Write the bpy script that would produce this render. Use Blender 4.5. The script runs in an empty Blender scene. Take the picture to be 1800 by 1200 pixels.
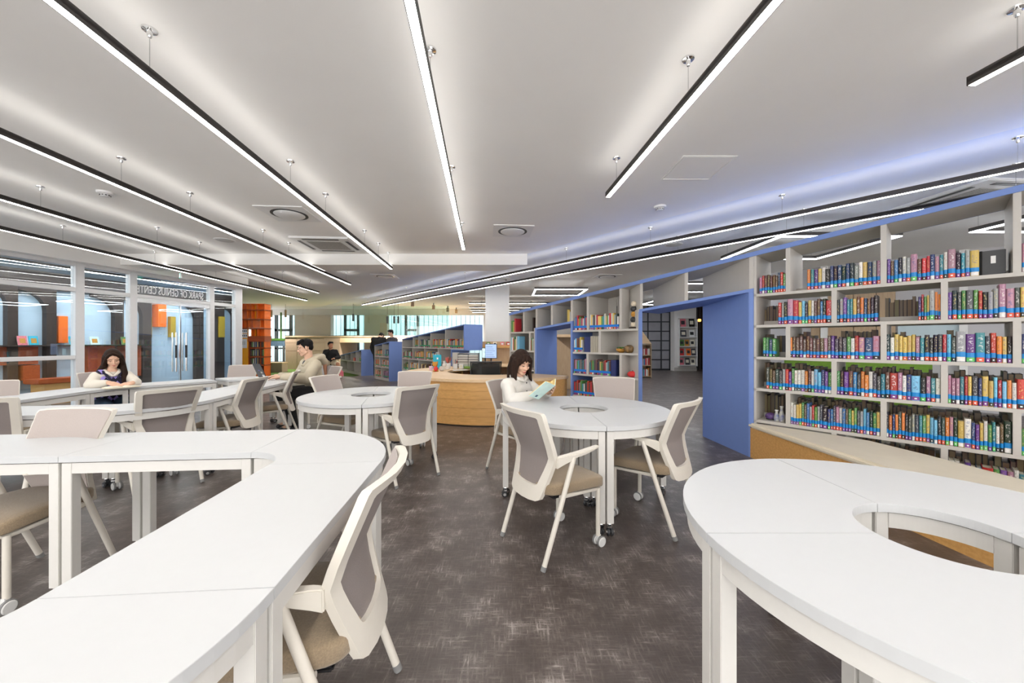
import bpy, bmesh, math, random
from mathutils import Vector, Matrix
random.seed(7)
PI = math.pi
R = math.radians
SC = bpy.context.scene
C = SC.collection

# ------------------------------------------------------------------ camera, world, exposure
cam = bpy.data.objects.new('camera', bpy.data.cameras.new('camera'))
C.objects.link(cam)
cam.location = (0, 0, 1.3)
cam.rotation_euler = (PI / 2, 0, 0)
cam.data.sensor_width = 36
cam.data.lens = 36 * 655 / 1800
cam.data.clip_start = 0.05
cam.data.clip_end = 200
SC.camera = cam
SC.view_settings.view_transform = 'Standard'
SC.view_settings.look = 'None'
SC.view_settings.gamma = 1
SC.view_settings.use_curve_mapping = False
SC.view_settings.exposure = 0.82
SC.cycles.max_bounces = 10
SC.cycles.diffuse_bounces = 6
SC.cycles.glossy_bounces = 3
SC.cycles.transparent_max_bounces = 16
SC.cycles.sample_clamp_indirect = 6
SC.cycles.caustics_reflective = False
SC.cycles.caustics_refractive = False
world = bpy.data.worlds.new('world')
SC.world = world
world.use_nodes = True
wb = world.node_tree.nodes['Background']
wb.inputs['Color'].default_value = (1.0, 0.985, 0.965, 1)
wb.inputs['Strength'].default_value = 2.5
LAMP_DOWN, LAMP_UP = 20.0, 2.8
LAMP_COOL = 18.0

# ------------------------------------------------------------------ materials
def mat(name, col, rough=0.5, metal=0.0, noise=0.0, nscale=8.0, bump=0.0, bscale=200.0, stretch=(1, 1, 1), emit=None, spec=0.5, sheen=0.0, col2=None):
    m = bpy.data.materials.new(name)
    m.use_nodes = True
    nt = m.node_tree
    b = nt.nodes['Principled BSDF']
    b.inputs['Base Color'].default_value = (*col, 1)
    b.inputs['Roughness'].default_value = rough
    b.inputs['Metallic'].default_value = metal
    b.inputs['Specular IOR Level'].default_value = spec
    if sheen:
        b.inputs['Sheen Weight'].default_value = sheen
    if emit:
        b.inputs['Emission Color'].default_value = (*emit[0], 1)
        b.inputs['Emission Strength'].default_value = emit[1]
    if noise or bump or col2:
        tc = nt.nodes.new('ShaderNodeTexCoord')
        mp = nt.nodes.new('ShaderNodeMapping')
        mp.inputs['Scale'].default_value = stretch
        nt.links.new(tc.outputs['Object'], mp.inputs['Vector'])
    if noise or col2:
        n = nt.nodes.new('ShaderNodeTexNoise')
        n.inputs['Scale'].default_value = nscale
        n.inputs['Detail'].default_value = 5
        nt.links.new(mp.outputs['Vector'], n.inputs['Vector'])
        r = nt.nodes.new('ShaderNodeValToRGB')
        c2 = col2 or tuple(max(0, c * (1 - noise)) for c in col)
        r.color_ramp.elements[0].position = 0.3
        r.color_ramp.elements[1].position = 0.7
        r.color_ramp.elements[0].color = (*c2, 1)
        r.color_ramp.elements[1].color = (*(min(1, c * (1 + noise * 0.5)) for c in col), 1)
        nt.links.new(n.outputs['Fac'], r.inputs['Fac'])
        nt.links.new(r.outputs['Color'], b.inputs['Base Color'])
    if bump:
        n2 = nt.nodes.new('ShaderNodeTexNoise')
        n2.inputs['Scale'].default_value = bscale
        n2.inputs['Detail'].default_value = 3
        nt.links.new(mp.outputs['Vector'], n2.inputs['Vector'])
        bp = nt.nodes.new('ShaderNodeBump')
        bp.inputs['Strength'].default_value = bump
        bp.inputs['Distance'].default_value = 0.01
        nt.links.new(n2.outputs['Fac'], bp.inputs['Height'])
        nt.links.new(bp.outputs['Normal'], b.inputs['Normal'])
    return m

def emitter(name, col, strength):
    m = bpy.data.materials.new(name)
    m.use_nodes = True
    nt = m.node_tree
    nt.nodes.clear()
    e = nt.nodes.new('ShaderNodeEmission')
    e.inputs['Color'].default_value = (*col, 1)
    e.inputs['Strength'].default_value = strength
    o = nt.nodes.new('ShaderNodeOutputMaterial')
    nt.links.new(e.outputs[0], o.inputs[0])
    return m

def glass(name, tint, ior=1.5, extra=0.0):
    """thin pane: clear, with the reflection of a real sheet of glass"""
    m = bpy.data.materials.new(name)
    m.use_nodes = True
    nt = m.node_tree
    nt.nodes.clear()
    t = nt.nodes.new('ShaderNodeBsdfTransparent')
    t.inputs['Color'].default_value = (*tint, 1)
    g = nt.nodes.new('ShaderNodeBsdfGlossy')
    g.inputs['Roughness'].default_value = 0.0
    f = nt.nodes.new('ShaderNodeLayerWeight')
    f.inputs['Blend'].default_value = 0.5
    pw = nt.nodes.new('ShaderNodeMath')
    pw.operation = 'POWER'
    pw.inputs[1].default_value = 4.5
    nt.links.new(f.outputs['Facing'], pw.inputs[0])
    ad = nt.nodes.new('ShaderNodeMath')
    ad.operation = 'MULTIPLY_ADD'
    ad.inputs[1].default_value = 0.9
    ad.inputs[2].default_value = 0.04 + extra
    nt.links.new(pw.outputs[0], ad.inputs[0])
    mx = nt.nodes.new('ShaderNodeMixShader')
    nt.links.new(ad.outputs[0], mx.inputs[0])
    nt.links.new(t.outputs[0], mx.inputs[1])
    nt.links.new(g.outputs[0], mx.inputs[2])
    o = nt.nodes.new('ShaderNodeOutputMaterial')
    nt.links.new(mx.outputs[0], o.inputs[0])
    return m

def meshcloth(name, col, alpha):
    """open-weave fabric: lets a little of what lies behind show"""
    m = bpy.data.materials.new(name)
    m.use_nodes = True
    nt = m.node_tree
    b = nt.nodes['Principled BSDF']
    b.inputs['Base Color'].default_value = (*col, 1)
    b.inputs['Roughness'].default_value = 0.8
    tc = nt.nodes.new('ShaderNodeTexCoord')
    n = nt.nodes.new('ShaderNodeTexNoise')
    n.inputs['Scale'].default_value = 300
    nt.links.new(tc.outputs['Object'], n.inputs['Vector'])
    mr = nt.nodes.new('ShaderNodeMapRange')
    mr.inputs['To Min'].default_value = alpha - 0.08
    mr.inputs['To Max'].default_value = alpha + 0.08
    nt.links.new(n.outputs['Fac'], mr.inputs['Value'])
    nt.links.new(mr.outputs[0], b.inputs['Alpha'])
    return m

def woodmat(name, c1, c2, axis='x', scale=1.0, rough=0.45):
    st = {'x': (1.2, 14, 14), 'y': (14, 1.2, 14), 'z': (14, 14, 1.2)}[axis]
    m = mat(name, c1, rough, noise=0.0, nscale=3.5 * scale, stretch=st, col2=c2, bump=0.05, bscale=12)
    return m

def attrmat(name, attr, kind, rough=0.45, titles=False):
    """colour read from an object property (kind OBJECT) or a mesh colour (kind GEOMETRY)"""
    m = bpy.data.materials.new(name)
    m.use_nodes = True
    nt = m.node_tree
    b = nt.nodes['Principled BSDF']
    b.inputs['Roughness'].default_value = rough
    a = nt.nodes.new('ShaderNodeAttribute')
    a.attribute_type = kind
    a.attribute_name = attr
    src = a.outputs['Color']
    if titles:
        # printed title: broken light strokes running up the middle of the spine
        tc = nt.nodes.new('ShaderNodeTexCoord')
        oi = nt.nodes.new('ShaderNodeObjectInfo')
        mp = nt.nodes.new('ShaderNodeMapping')
        mp.inputs['Scale'].default_value = (3.2, 0.0, 17)
        nt.links.new(tc.outputs['Object'], mp.inputs['Vector'])
        add = nt.nodes.new('ShaderNodeVectorMath')
        add.operation = 'ADD'
        sc = nt.nodes.new('ShaderNodeVectorMath')
        sc.operation = 'SCALE'
        sc.inputs[0].default_value = (37, 11, 53)
        nt.links.new(oi.outputs['Random'], sc.inputs['Scale'])
        nt.links.new(mp.outputs['Vector'], add.inputs[0])
        nt.links.new(sc.outputs[0], add.inputs[1])
        n = nt.nodes.new('ShaderNodeTexNoise')
        n.inputs['Scale'].default_value = 1.0
        n.inputs['Detail'].default_value = 2
        nt.links.new(add.outputs[0], n.inputs['Vector'])
        th = nt.nodes.new('ShaderNodeMath')
        th.operation = 'GREATER_THAN'
        th.inputs[1].default_value = 0.57
        nt.links.new(n.outputs['Fac'], th.inputs[0])
        sp = nt.nodes.new('ShaderNodeSeparateXYZ')
        nt.links.new(tc.outputs['Object'], sp.inputs[0])
        def band(out, lo, hi):
            g1 = nt.nodes.new('ShaderNodeMath'); g1.operation = 'GREATER_THAN'; g1.inputs[1].default_value = lo
            g2 = nt.nodes.new('ShaderNodeMath'); g2.operation = 'LESS_THAN'; g2.inputs[1].default_value = hi
            nt.links.new(out, g1.inputs[0]); nt.links.new(out, g2.inputs[0])
            mu = nt.nodes.new('ShaderNodeMath'); mu.operation = 'MULTIPLY'
            nt.links.new(g1.outputs[0], mu.inputs[0]); nt.links.new(g2.outputs[0], mu.inputs[1])
            return mu.outputs[0]
        b1 = band(sp.outputs[0], 0.22, 0.78)
        b2 = band(sp.outputs[2], 0.36, 0.92)
        m1 = nt.nodes.new('ShaderNodeMath'); m1.operation = 'MULTIPLY'
        m2 = nt.nodes.new('ShaderNodeMath'); m2.operation = 'MULTIPLY'
        m3 = nt.nodes.new('ShaderNodeMath'); m3.operation = 'MULTIPLY'; m3.inputs[1].default_value = 0.5
        nt.links.new(b1, m1.inputs[0]); nt.links.new(b2, m1.inputs[1])
        nt.links.new(m1.outputs[0], m2.inputs[0]); nt.links.new(th.outputs[0], m2.inputs[1])
        nt.links.new(m2.outputs[0], m3.inputs[0])
        a2 = nt.nodes.new('ShaderNodeAttribute')
        a2.attribute_type = kind
        a2.attribute_name = 'title_color'
        mx = nt.nodes.new('ShaderNodeMix')
        mx.data_type = 'RGBA'
        nt.links.new(m3.outputs[0], mx.inputs['Factor'])
        nt.links.new(src, mx.inputs['A'])
        nt.links.new(a2.outputs['Color'], mx.inputs['B'])
        src = mx.outputs['Result']
    nt.links.new(src, b.inputs['Base Color'])
    return m

def floormat():
    m = bpy.data.materials.new('woven_vinyl')
    m.use_nodes = True
    nt = m.node_tree
    b = nt.nodes['Principled BSDF']
    tc = nt.nodes.new('ShaderNodeTexCoord')
    def nz(st, sc, det, rough=0.6):
        mp = nt.nodes.new('ShaderNodeMapping')
        mp.inputs['Scale'].default_value = st
        mp.inputs['Rotation'].default_value = (0, 0, R(4))
        nt.links.new(tc.outputs['Object'], mp.inputs['Vector'])
        n = nt.nodes.new('ShaderNodeTexNoise')
        n.inputs['Scale'].default_value = sc
        n.inputs['Detail'].default_value = det
        n.inputs['Roughness'].default_value = rough
        nt.links.new(mp.outputs['Vector'], n.inputs['Vector'])
        return n.outputs['Fac']
    def mth(op, a_, b_, c_=None):
        n = nt.nodes.new('ShaderNodeMath')
        n.operation = op
        for k, v in enumerate((a_, b_, c_)):
            if v is None:
                continue
            if isinstance(v, (int, float)):
                n.inputs[k].default_value = v
            else:
                nt.links.new(v, n.inputs[k])
        return n.outputs[0]
    t1 = nz((1, 9, 1), 11, 5, 0.7)
    t2 = nz((9, 1, 1), 11, 5, 0.7)
    fine = mth('MAXIMUM', t1, t2)
    patch = nz((1, 1, 1), 5.5, 5)
    big = nz((1, 1, 1), 1.1, 3)
    val = mth('ADD', mth('MULTIPLY', fine, 0.75), mth('MULTIPLY', patch, 0.62))
    val = mth('ADD', val, mth('MULTIPLY', big, 0.22))
    r = nt.nodes.new('ShaderNodeValToRGB')
    cr = r.color_ramp
    cr.elements[0].position = 0.66; cr.elements[0].color = (0.062, 0.048, 0.043, 1)
    cr.elements[1].position = 1.0; cr.elements[1].color = (0.33, 0.295, 0.27, 1)
    e = cr.elements.new(0.80); e.color = (0.088, 0.070, 0.063, 1)
    e = cr.elements.new(0.89); e.color = (0.135, 0.112, 0.102, 1)
    nt.links.new(val, r.inputs['Fac'])
    nt.links.new(r.outputs['Color'], b.inputs['Base Color'])
    b.inputs['Roughness'].default_value = 0.36
    bp = nt.nodes.new('ShaderNodeBump')
    bp.inputs['Strength'].default_value = 0.10
    bp.inputs['Distance'].default_value = 0.003
    nt.links.new(val, bp.inputs['Height'])
    nt.links.new(bp.outputs['Normal'], b.inputs['Normal'])
    return m

def argyle():
    m = bpy.data.materials.new('argyle_knit')
    m.use_nodes = True
    nt = m.node_tree
    b = nt.nodes['Principled BSDF']
    b.inputs['Roughness'].default_value = 0.9
    tc = nt.nodes.new('ShaderNodeTexCoord')
    mp = nt.nodes.new('ShaderNodeMapping')
    mp.inputs['Rotation'].default_value = (0, R(45), 0)
    mp.inputs['Scale'].default_value = (1.0, 0.001, 1.0)
    pre = nt.nodes.new('ShaderNodeMapping')
    pre.inputs['Scale'].default_value = (1.5, 1, 1)
    nt.links.new(tc.outputs['Object'], pre.inputs['Vector'])
    nt.links.new(pre.outputs['Vector'], mp.inputs['Vector'])
    ck = nt.nodes.new('ShaderNodeTexChecker')
    ck.inputs['Scale'].default_value = 15
    ck.inputs['Color1'].default_value = (0.30, 0.24, 0.62, 1)
    ck.inputs['Color2'].default_value = (0.012, 0.010, 0.03, 1)
    nt.links.new(mp.outputs['Vector'], ck.inputs['Vector'])
    nt.links.new(ck.outputs['Color'], b.inputs['Base Color'])
    return m

M = {}
M['ceiling'] = mat('ceiling_paint', (0.93, 0.92, 0.90), 0.9, noise=0.02, nscale=1.5)
M['ceilcoollight'] = mat('cool_light_ceiling', (0.80, 0.84, 0.93), 0.9, noise=0.02, nscale=2)  # blue tint stands in for cool lamp light on the ceiling
M['plaster'] = mat('white_plaster', (0.80, 0.79, 0.77), 0.9, noise=0.03, nscale=2)
M['greywall'] = mat('grey_wall_paint', (0.52, 0.51, 0.52), 0.9, noise=0.03, nscale=2)
M['bluewall'] = mat('pale_blue_wall', (0.52, 0.66, 0.78), 0.85, noise=0.04, nscale=3)
M['floor'] = floormat()
M['black'] = mat('black_paint', (0.012, 0.012, 0.014), 0.4, noise=0.1, nscale=20)
M['housing'] = mat('dark_anodised', (0.055, 0.048, 0.045), 0.45, noise=0.1, nscale=30)
M['lampdown'] = emitter('lamp_diffuser', (1.0, 0.965, 0.915), LAMP_DOWN)
M['lampup'] = emitter('lamp_upper_diffuser', (1.0, 0.96, 0.90), LAMP_UP)
M['lampcool'] = emitter('cool_lamp_diffuser', (0.88, 0.93, 1.0), LAMP_COOL)
M['fillcorridor'] = emitter('corridor_fill_diffuser', (0.90, 0.95, 1.0), 40.0)  # glow of the added corridor fill lamps
M['steel'] = mat('brushed_steel', (0.62, 0.62, 0.62), 0.25, metal=1.0, noise=0.08, nscale=40)
M['chrome'] = mat('chrome', (0.78, 0.78, 0.78), 0.12, metal=1.0, noise=0.02, nscale=40)
M['tabletop'] = mat('white_laminate', (0.55, 0.56, 0.57), 0.38, noise=0.008, nscale=30)
M['tableleg'] = mat('white_powder_coat', (0.66, 0.645, 0.615), 0.45, noise=0.015, nscale=40)
M['shell'] = mat('cream_plastic', (0.69, 0.65, 0.58), 0.42, noise=0.015, nscale=40)
M['seat'] = mat('beige_seat_fabric', (0.30, 0.225, 0.145), 0.95, noise=0.18, nscale=180, bump=0.35, bscale=500, sheen=0.3)
M['net'] = meshcloth('taupe_mesh', (0.42, 0.365, 0.34), 0.90)
M['netshaded'] = meshcloth('shaded_taupe_mesh', (0.285, 0.245, 0.235), 0.80)  # darker copy of the mesh: shade on the back side put into colour
M['tip'] = mat('grey_rubber', (0.22, 0.22, 0.22), 0.7, noise=0.05, nscale=60)
M['wheel'] = mat('white_wheel', (0.72, 0.72, 0.71), 0.4, noise=0.02, nscale=40)
M['shelf'] = mat('grey_shelf_laminate', (0.50, 0.475, 0.44), 0.55, noise=0.02, nscale=20)
M['blue'] = mat('blue_panel_laminate', (0.16, 0.25, 0.56), 0.6, noise=0.02, nscale=15)
M['oak'] = woodmat('oak_veneer', (0.70, 0.40, 0.14), (0.58, 0.31, 0.095), 'x')
M['oakdesk'] = woodmat('oak_desk_veneer', (0.78, 0.44, 0.15), (0.66, 0.355, 0.11), 'x')
M['oaktop'] = woodmat('pale_oak', (0.82, 0.60, 0.37), (0.74, 0.52, 0.30), 'x')
M['ply'] = woodmat('plywood', (0.50, 0.36, 0.22), (0.42, 0.29, 0.17), 'z')
M['beech'] = woodmat('beige_panel_wood', (0.50, 0.375, 0.28), (0.44, 0.32, 0.235), 'z')
M['cushion'] = mat('beige_leatherette', (0.78, 0.71, 0.57), 0.5, noise=0.04, nscale=6, bump=0.04, bscale=300)
M['frame'] = mat('white_frame_paint', (0.72, 0.72, 0.73), 0.4, noise=0.02, nscale=20)
M['glass'] = glass('clear_glass', (0.96, 0.985, 0.985), 1.5, 0.06)
M['greenglass'] = glass('green_glass', (0.85, 0.96, 0.93), 1.5, 0.04)
M['winglass'] = glass('window_glass', (0.93, 0.98, 0.985))
M['brown'] = woodmat('dark_walnut', (0.055, 0.035, 0.026), (0.03, 0.02, 0.015), 'z')
M['orange'] = mat('orange_lacquer', (0.95, 0.19, 0.02), 0.4, noise=0.12, nscale=5)
M['rust'] = woodmat('orange_stained_wood', (0.42, 0.085, 0.018), (0.30, 0.05, 0.01), 'x', 0.6)
M['amber'] = mat('amber_lacquer', (0.95, 0.42, 0.02), 0.45, noise=0.05, nscale=5)
M['mustard'] = mat('mustard_panel', (0.55, 0.36, 0.03), 0.5, noise=0.05, nscale=5)
M['green'] = mat('green_carpet', (0.10, 0.20, 0.025), 1.0, noise=0.3, nscale=60, bump=0.3, bscale=400)
M['greensofa'] = mat('green_upholstery', (0.16, 0.30, 0.03), 0.8, noise=0.1, nscale=30)
M['channel'] = mat('channel_glass_facade', (0.56, 0.68, 0.72), 0.3, noise=0.06, nscale=1.5, stretch=(4, 1, 0.3))
M['sandwall'] = mat('sand_wall_paint', (0.68, 0.62, 0.54), 0.9, noise=0.04, nscale=3)
M['graphite'] = mat('graphite_frame', (0.10, 0.115, 0.12), 0.5, noise=0.05, nscale=20)
M['concrete'] = mat('pale_concrete', (0.55, 0.53, 0.49), 0.9, noise=0.06, nscale=4)
M['paper'] = mat('cream_paper', (0.80, 0.75, 0.62), 0.8, noise=0.06, nscale=60, stretch=(1, 1, 20))
M['white'] = mat('white_plastic', (0.82, 0.82, 0.82), 0.4, noise=0.02, nscale=20)
M['dark'] = mat('dark_grey_plastic', (0.035, 0.036, 0.04), 0.45, noise=0.08, nscale=30)
M['screen'] = emitter('monitor_glow', (0.42, 0.55, 0.85), 0.75)
M['exit'] = emitter('exit_sign_glow', (0.05, 0.62, 0.42), 1.0)
M['exitw'] = emitter('exit_sign_white', (0.85, 1.0, 0.95), 1.0)
M['steelgrid'] = mat('black_steel_grid', (0.02, 0.022, 0.028), 0.5, noise=0.1, nscale=20)
M['frost'] = mat('frosted_pane', (0.30, 0.30, 0.33), 0.5, noise=0.12, nscale=3)
M['book'] = attrmat('printed_cover', 'book_color', 'OBJECT', 0.38, titles=True)
M['genre'] = attrmat('genre_sticker', 'label_color', 'OBJECT', 0.5)
M['band'] = mat('blue_spine_tape', (0.0, 0.22, 0.58), 0.4, noise=0.03, nscale=20)
M['vcol'] = attrmat('mixed_covers', 'Col', 'GEOMETRY', 0.5)
M['skin'] = mat('skin', (0.66, 0.41, 0.29), 0.5, noise=0.06, nscale=30, spec=0.35)
M['skintan'] = mat('tanned_skin', (0.50, 0.25, 0.15), 0.55, noise=0.06, nscale=30, spec=0.3)
M['hairbrown'] = mat('dark_brown_hair', (0.032, 0.015, 0.009), 0.6, spec=0.15, col2=(0.012, 0.006, 0.004), nscale=22, stretch=(4, 4, 0.6), bump=0.5, bscale=40)
M['hairblack'] = mat('black_hair', (0.011, 0.009, 0.009), 0.6, spec=0.15, col2=(0.005, 0.004, 0.004), nscale=22, stretch=(3, 3, 1), bump=0.5, bscale=60)
M['lips'] = mat('lips', (0.48, 0.14, 0.12), 0.4, noise=0.05, nscale=40)
M['eyedark'] = mat('dark_eye', (0.02, 0.012, 0.01), 0.2, noise=0.05, nscale=40)
M['shirt'] = mat('white_cotton', (0.66, 0.64, 0.60), 0.9, noise=0.04, nscale=9, bump=0.45, bscale=14)
M['cream'] = mat('cream_blouse', (0.68, 0.63, 0.55), 0.9, noise=0.04, nscale=9, bump=0.45, bscale=16)
M['khaki'] = mat('khaki_jacket', (0.50, 0.44, 0.33), 0.85, noise=0.10, nscale=7, bump=0.6, bscale=16)
M['blackcloth'] = mat('black_cloth', (0.010, 0.010, 0.011), 0.9, noise=0.1, nscale=9, bump=0.4, bscale=20)
M['greycloth'] = mat('dark_grey_cloth', (0.07, 0.07, 0.085), 0.9, noise=0.1, nscale=9, bump=0.3, bscale=20)
M['denim'] = mat('blue_denim', (0.06, 0.11, 0.18), 0.9, noise=0.15, nscale=30)
M['sand'] = mat('sand_cotton', (0.58, 0.50, 0.36), 0.9, noise=0.06, nscale=9, bump=0.3, bscale=20)
M['argyle'] = argyle()
M['navy'] = mat('navy_knit', (0.012, 0.010, 0.03), 0.9, noise=0.1, nscale=40)
M['red'] = mat('red_plastic', (0.65, 0.03, 0.03), 0.5, noise=0.05, nscale=20)
M['pink'] = mat('pink_print', (0.75, 0.20, 0.25), 0.7, noise=0.35, nscale=40)
M['cyan'] = mat('turquoise_paper', (0.02, 0.42, 0.58), 0.6, noise=0.04, nscale=20)
M['gold'] = mat('amber_plush', (0.55, 0.27, 0.05), 0.9, noise=0.2, nscale=60)
M['mint'] = mat('mint_cover', (0.62, 0.80, 0.76), 0.5, noise=0.08, nscale=25)
M['yellowpaper'] = mat('yellow_page_edges', (0.78, 0.58, 0.24), 0.8, noise=0.1, nscale=80, stretch=(1, 1, 20))
M['leaf'] = mat('green_leaf', (0.10, 0.24, 0.05), 0.5, noise=0.2, nscale=40)
M['redleaf'] = mat('coral_leaf', (0.62, 0.14, 0.12), 0.5, noise=0.2, nscale=40)
M['lattice'] = mat('dark_lattice', (0.07, 0.08, 0.09), 0.6, noise=0.05, nscale=20)

# ------------------------------------------------------------------ mesh building
class MB:
    def __init__(s):
        s.v, s.f, s.c = [], [], []
        s.col = None
    def add(s, vs, fs):
        o = len(s.v)
        s.v += [Vector(v) for v in vs]
        for f in fs:
            s.f.append([i + o for i in f])
            s.c.append(s.col)
        return s
    def box(s, x0, x1, y0, y1, z0, z1, mtx=None):
        vs = [Vector((x, y, z)) for z in (z0, z1) for y in (y0, y1) for x in (x0, x1)]
        if mtx is not None:
            vs = [mtx @ v for v in vs]
        return s.add(vs, [(0, 2, 3, 1), (4, 5, 7, 6), (0, 1, 5, 4), (2, 6, 7, 3), (0, 4, 6, 2), (1, 3, 7, 5)])
    def prism(s, poly, z0, z1, mtx=None):
        n = len(poly)
        vs = [Vector((p[0], p[1], z0)) for p in poly] + [Vector((p[0], p[1], z1)) for p in poly]
        if mtx is not None:
            vs = [mtx @ v for v in vs]
        return s.add(vs, [tuple(range(n - 1, -1, -1)), tuple(range(n, 2 * n))] + [(i, (i + 1) % n, n + (i + 1) % n, n + i) for i in range(n)])
    def hexa(s, a, b):
        """solid between two quads a and b (4 points each)"""
        return s.add(list(a) + list(b), [(3, 2, 1, 0), (4, 5, 6, 7)] + [(i, (i + 1) % 4, 4 + (i + 1) % 4, 4 + i) for i in range(4)])
    def tube(s, pts, r, n=10, cap=True):
        pts = [Vector(p) for p in pts]
        rs = r if isinstance(r, (list, tuple)) else [r] * len(pts)
        rings = []
        up = None
        for i, p in enumerate(pts):
            d = (pts[min(i + 1, len(pts) - 1)] - pts[max(i - 1, 0)]).normalized()
            if up is None:
                up = Vector((0, 0, 1)) if abs(d.z) < 0.9 else Vector((1, 0, 0))
            a = d.cross(up).normalized()
            b2 = a.cross(d).normalized()
            up = b2
            rings.append([p + (a * math.cos(t) + b2 * math.sin(t)) * rs[i] for t in (2 * PI * k / n for k in range(n))])
        vs = [v for ring in rings for v in ring]
        fs = []
        for i in range(len(pts) - 1):
            for k in range(n):
                fs.append((i * n + k, i * n + (k + 1) % n, (i + 1) * n + (k + 1) % n, (i + 1) * n + k))
        if cap:
            fs.append(tuple(range(n - 1, -1, -1)))
            fs.append(tuple((len(pts) - 1) * n + k for k in range(n)))
        return s.add(vs, fs)
    def lathe(s, prof, n=20, mtx=None, cap=True):
        vs = []
        for r, z in prof:
            vs += [Vector((r * math.cos(2 * PI * k / n), r * math.sin(2 * PI * k / n), z)) for k in range(n)]
        if mtx is not None:
            vs = [mtx @ v for v in vs]
        fs = []
        for i in range(len(prof) - 1):
            for k in range(n):
                fs.append((i * n + k, i * n + (k + 1) % n, (i + 1) * n + (k + 1) % n, (i + 1) * n + k))
        if cap:
            fs.append(tuple(range(n - 1, -1, -1)))
            fs.append(tuple((len(prof) - 1) * n + k for k in range(n)))
        return s.add(vs, fs)
    def sector(s, ri, ro, a0, a1, z0, z1, n=16, mtx=None):
        vs = []
        for k in range(n + 1):
            t = a0 + (a1 - a0) * k / n
            c, si = math.cos(t), math.sin(t)
            vs += [Vector((ri * c, ri * si, z0)), Vector((ro * c, ro * si, z0)), Vector((ro * c, ro * si, z1)), Vector((ri * c, ri * si, z1))]
        if mtx is not None:
            vs = [mtx @ v for v in vs]
        fs = [(0, 1, 2, 3), (4 * n + 3, 4 * n + 2, 4 * n + 1, 4 * n)]
        for k in range(n):
            for j in range(4):
                fs.append((4 * k + j, 4 * (k + 1) + j, 4 * (k + 1) + (j + 1) % 4, 4 * k + (j + 1) % 4))
        return s.add(vs, fs)
    def ball(s, c, r, n=12, m=8):
        rx, ry, rz = r if isinstance(r, (tuple, list)) else (r, r, r)
        vs = []
        for i in range(m + 1):
            ph = PI * i / m
            for k in range(n):
                t = 2 * PI * k / n
                vs.append((c[0] + rx * math.sin(ph) * math.cos(t), c[1] + ry * math.sin(ph) * math.sin(t), c[2] + rz * math.cos(ph)))
        fs = []
        for i in range(m):
            for k in range(n):
                fs.append((i * n + k, (i + 1) * n + k, (i + 1) * n + (k + 1) % n, i * n + (k + 1) % n))
        return s.add(vs, fs)
    def mesh(s, name, local=None, smooth=False, bevel=0.0, weld=False):
        me = bpy.data.meshes.new(name)
        vs = [local @ v for v in s.v] if local is not None else s.v
        me.from_pydata([tuple(v) for v in vs], [], s.f)
        if any(c is not None for c in s.c):
            at = me.color_attributes.new('Col', 'FLOAT_COLOR', 'CORNER')
            k = 0
            buf = []
            for f, c in zip(s.f, s.c):
                c = c or (0.5, 0.5, 0.5)
                buf += [c[0], c[1], c[2], 1.0] * len(f)
            at.data.foreach_set('color', buf)
        bm = bmesh.new()
        bm.from_mesh(me)
        if weld:
            bmesh.ops.remove_doubles(bm, verts=bm.verts, dist=1e-5)
        bmesh.ops.recalc_face_normals(bm, faces=bm.faces)
        if bevel:
            es = [e for e in bm.edges if len(e.link_faces) == 2 and e.calc_face_angle(0) > 0.6]
            bmesh.ops.bevel(bm, geom=es, offset=bevel, segments=2, affect='EDGES', clamp_overlap=True)
        bm.to_mesh(me)
        bm.free()
        if smooth:
            for p in me.polygons:
                p.use_smooth = True
            if smooth != 'all':
                try:
                    me.set_sharp_from_angle(angle=R(40))
                except Exception:
                    pass
        me.update()
        return me

W = {}
def place(o, parent, mtx):
    C.objects.link(o)
    if parent is not None:
        o.parent = parent
        W[o] = W[parent] @ mtx
    else:
        W[o] = mtx
    o.matrix_basis = mtx
    return o

def tag(o, label=None, cat=None, group=None, kind=None):
    for k, v in (('label', label), ('category', cat), ('group', group), ('kind', kind)):
        if v:
            o[k] = v
    return o

def thing(name, label, cat, loc=(0, 0, 0), rz=0.0, group=None, mtx=None):
    o = bpy.data.objects.new(name, None)
    o.empty_display_size = 0.05
    place(o, None, mtx if mtx is not None else Matrix.Translation(loc) @ Matrix.Rotation(rz, 4, 'Z'))
    return tag(o, label, cat, group)

def part(name, mb, m, parent=None, world=False, smooth=False, bevel=0.0, weld=False, mtx=None, label=None):
    """link a mesh; world=True: the builder's coordinates are world ones"""
    mtx = mtx if mtx is not None else Matrix.Identity(4)
    local = None
    if world and parent is not None:
        local = (W[parent] @ mtx).inverted()
    me = mb.mesh(name, local, smooth, bevel, weld) if isinstance(mb, MB) else mb
    if len(me.materials) == 0:
        me.materials.append(m)
    o = bpy.data.objects.new(name, me)
    place(o, parent, mtx)
    if label:
        o['label'] = label
    return o

def single(name, mb, m, label, cat, loc, rz=0.0, group=None, smooth=False, bevel=0.0, mtx=None):
    o = part(name, mb, m, None, smooth=smooth, bevel=bevel, mtx=mtx if mtx is not None else Matrix.Translation(loc) @ Matrix.Rotation(rz, 4, 'Z'))
    return tag(o, label, cat, group)

def struct(name, mb, m, parent=None, **k):
    o = part(name, mb, m, parent, **k)
    if parent is None:
        o['kind'] = 'structure'
    return o

KIDS = {}
def copy_tree(root, loc, rz, label=None, group=None):
    def rec(o, par, mtx):
        c = o.copy()
        place(c, par, mtx)
        for ch in list(o.children):
            rec(ch, c, ch.matrix_basis.copy())
        return c
    c = rec(root, None, Matrix.Translation(loc) @ Matrix.Rotation(rz, 4, 'Z'))
    if label:
        c['label'] = label
    if group:
        c['group'] = group
    return c

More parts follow.
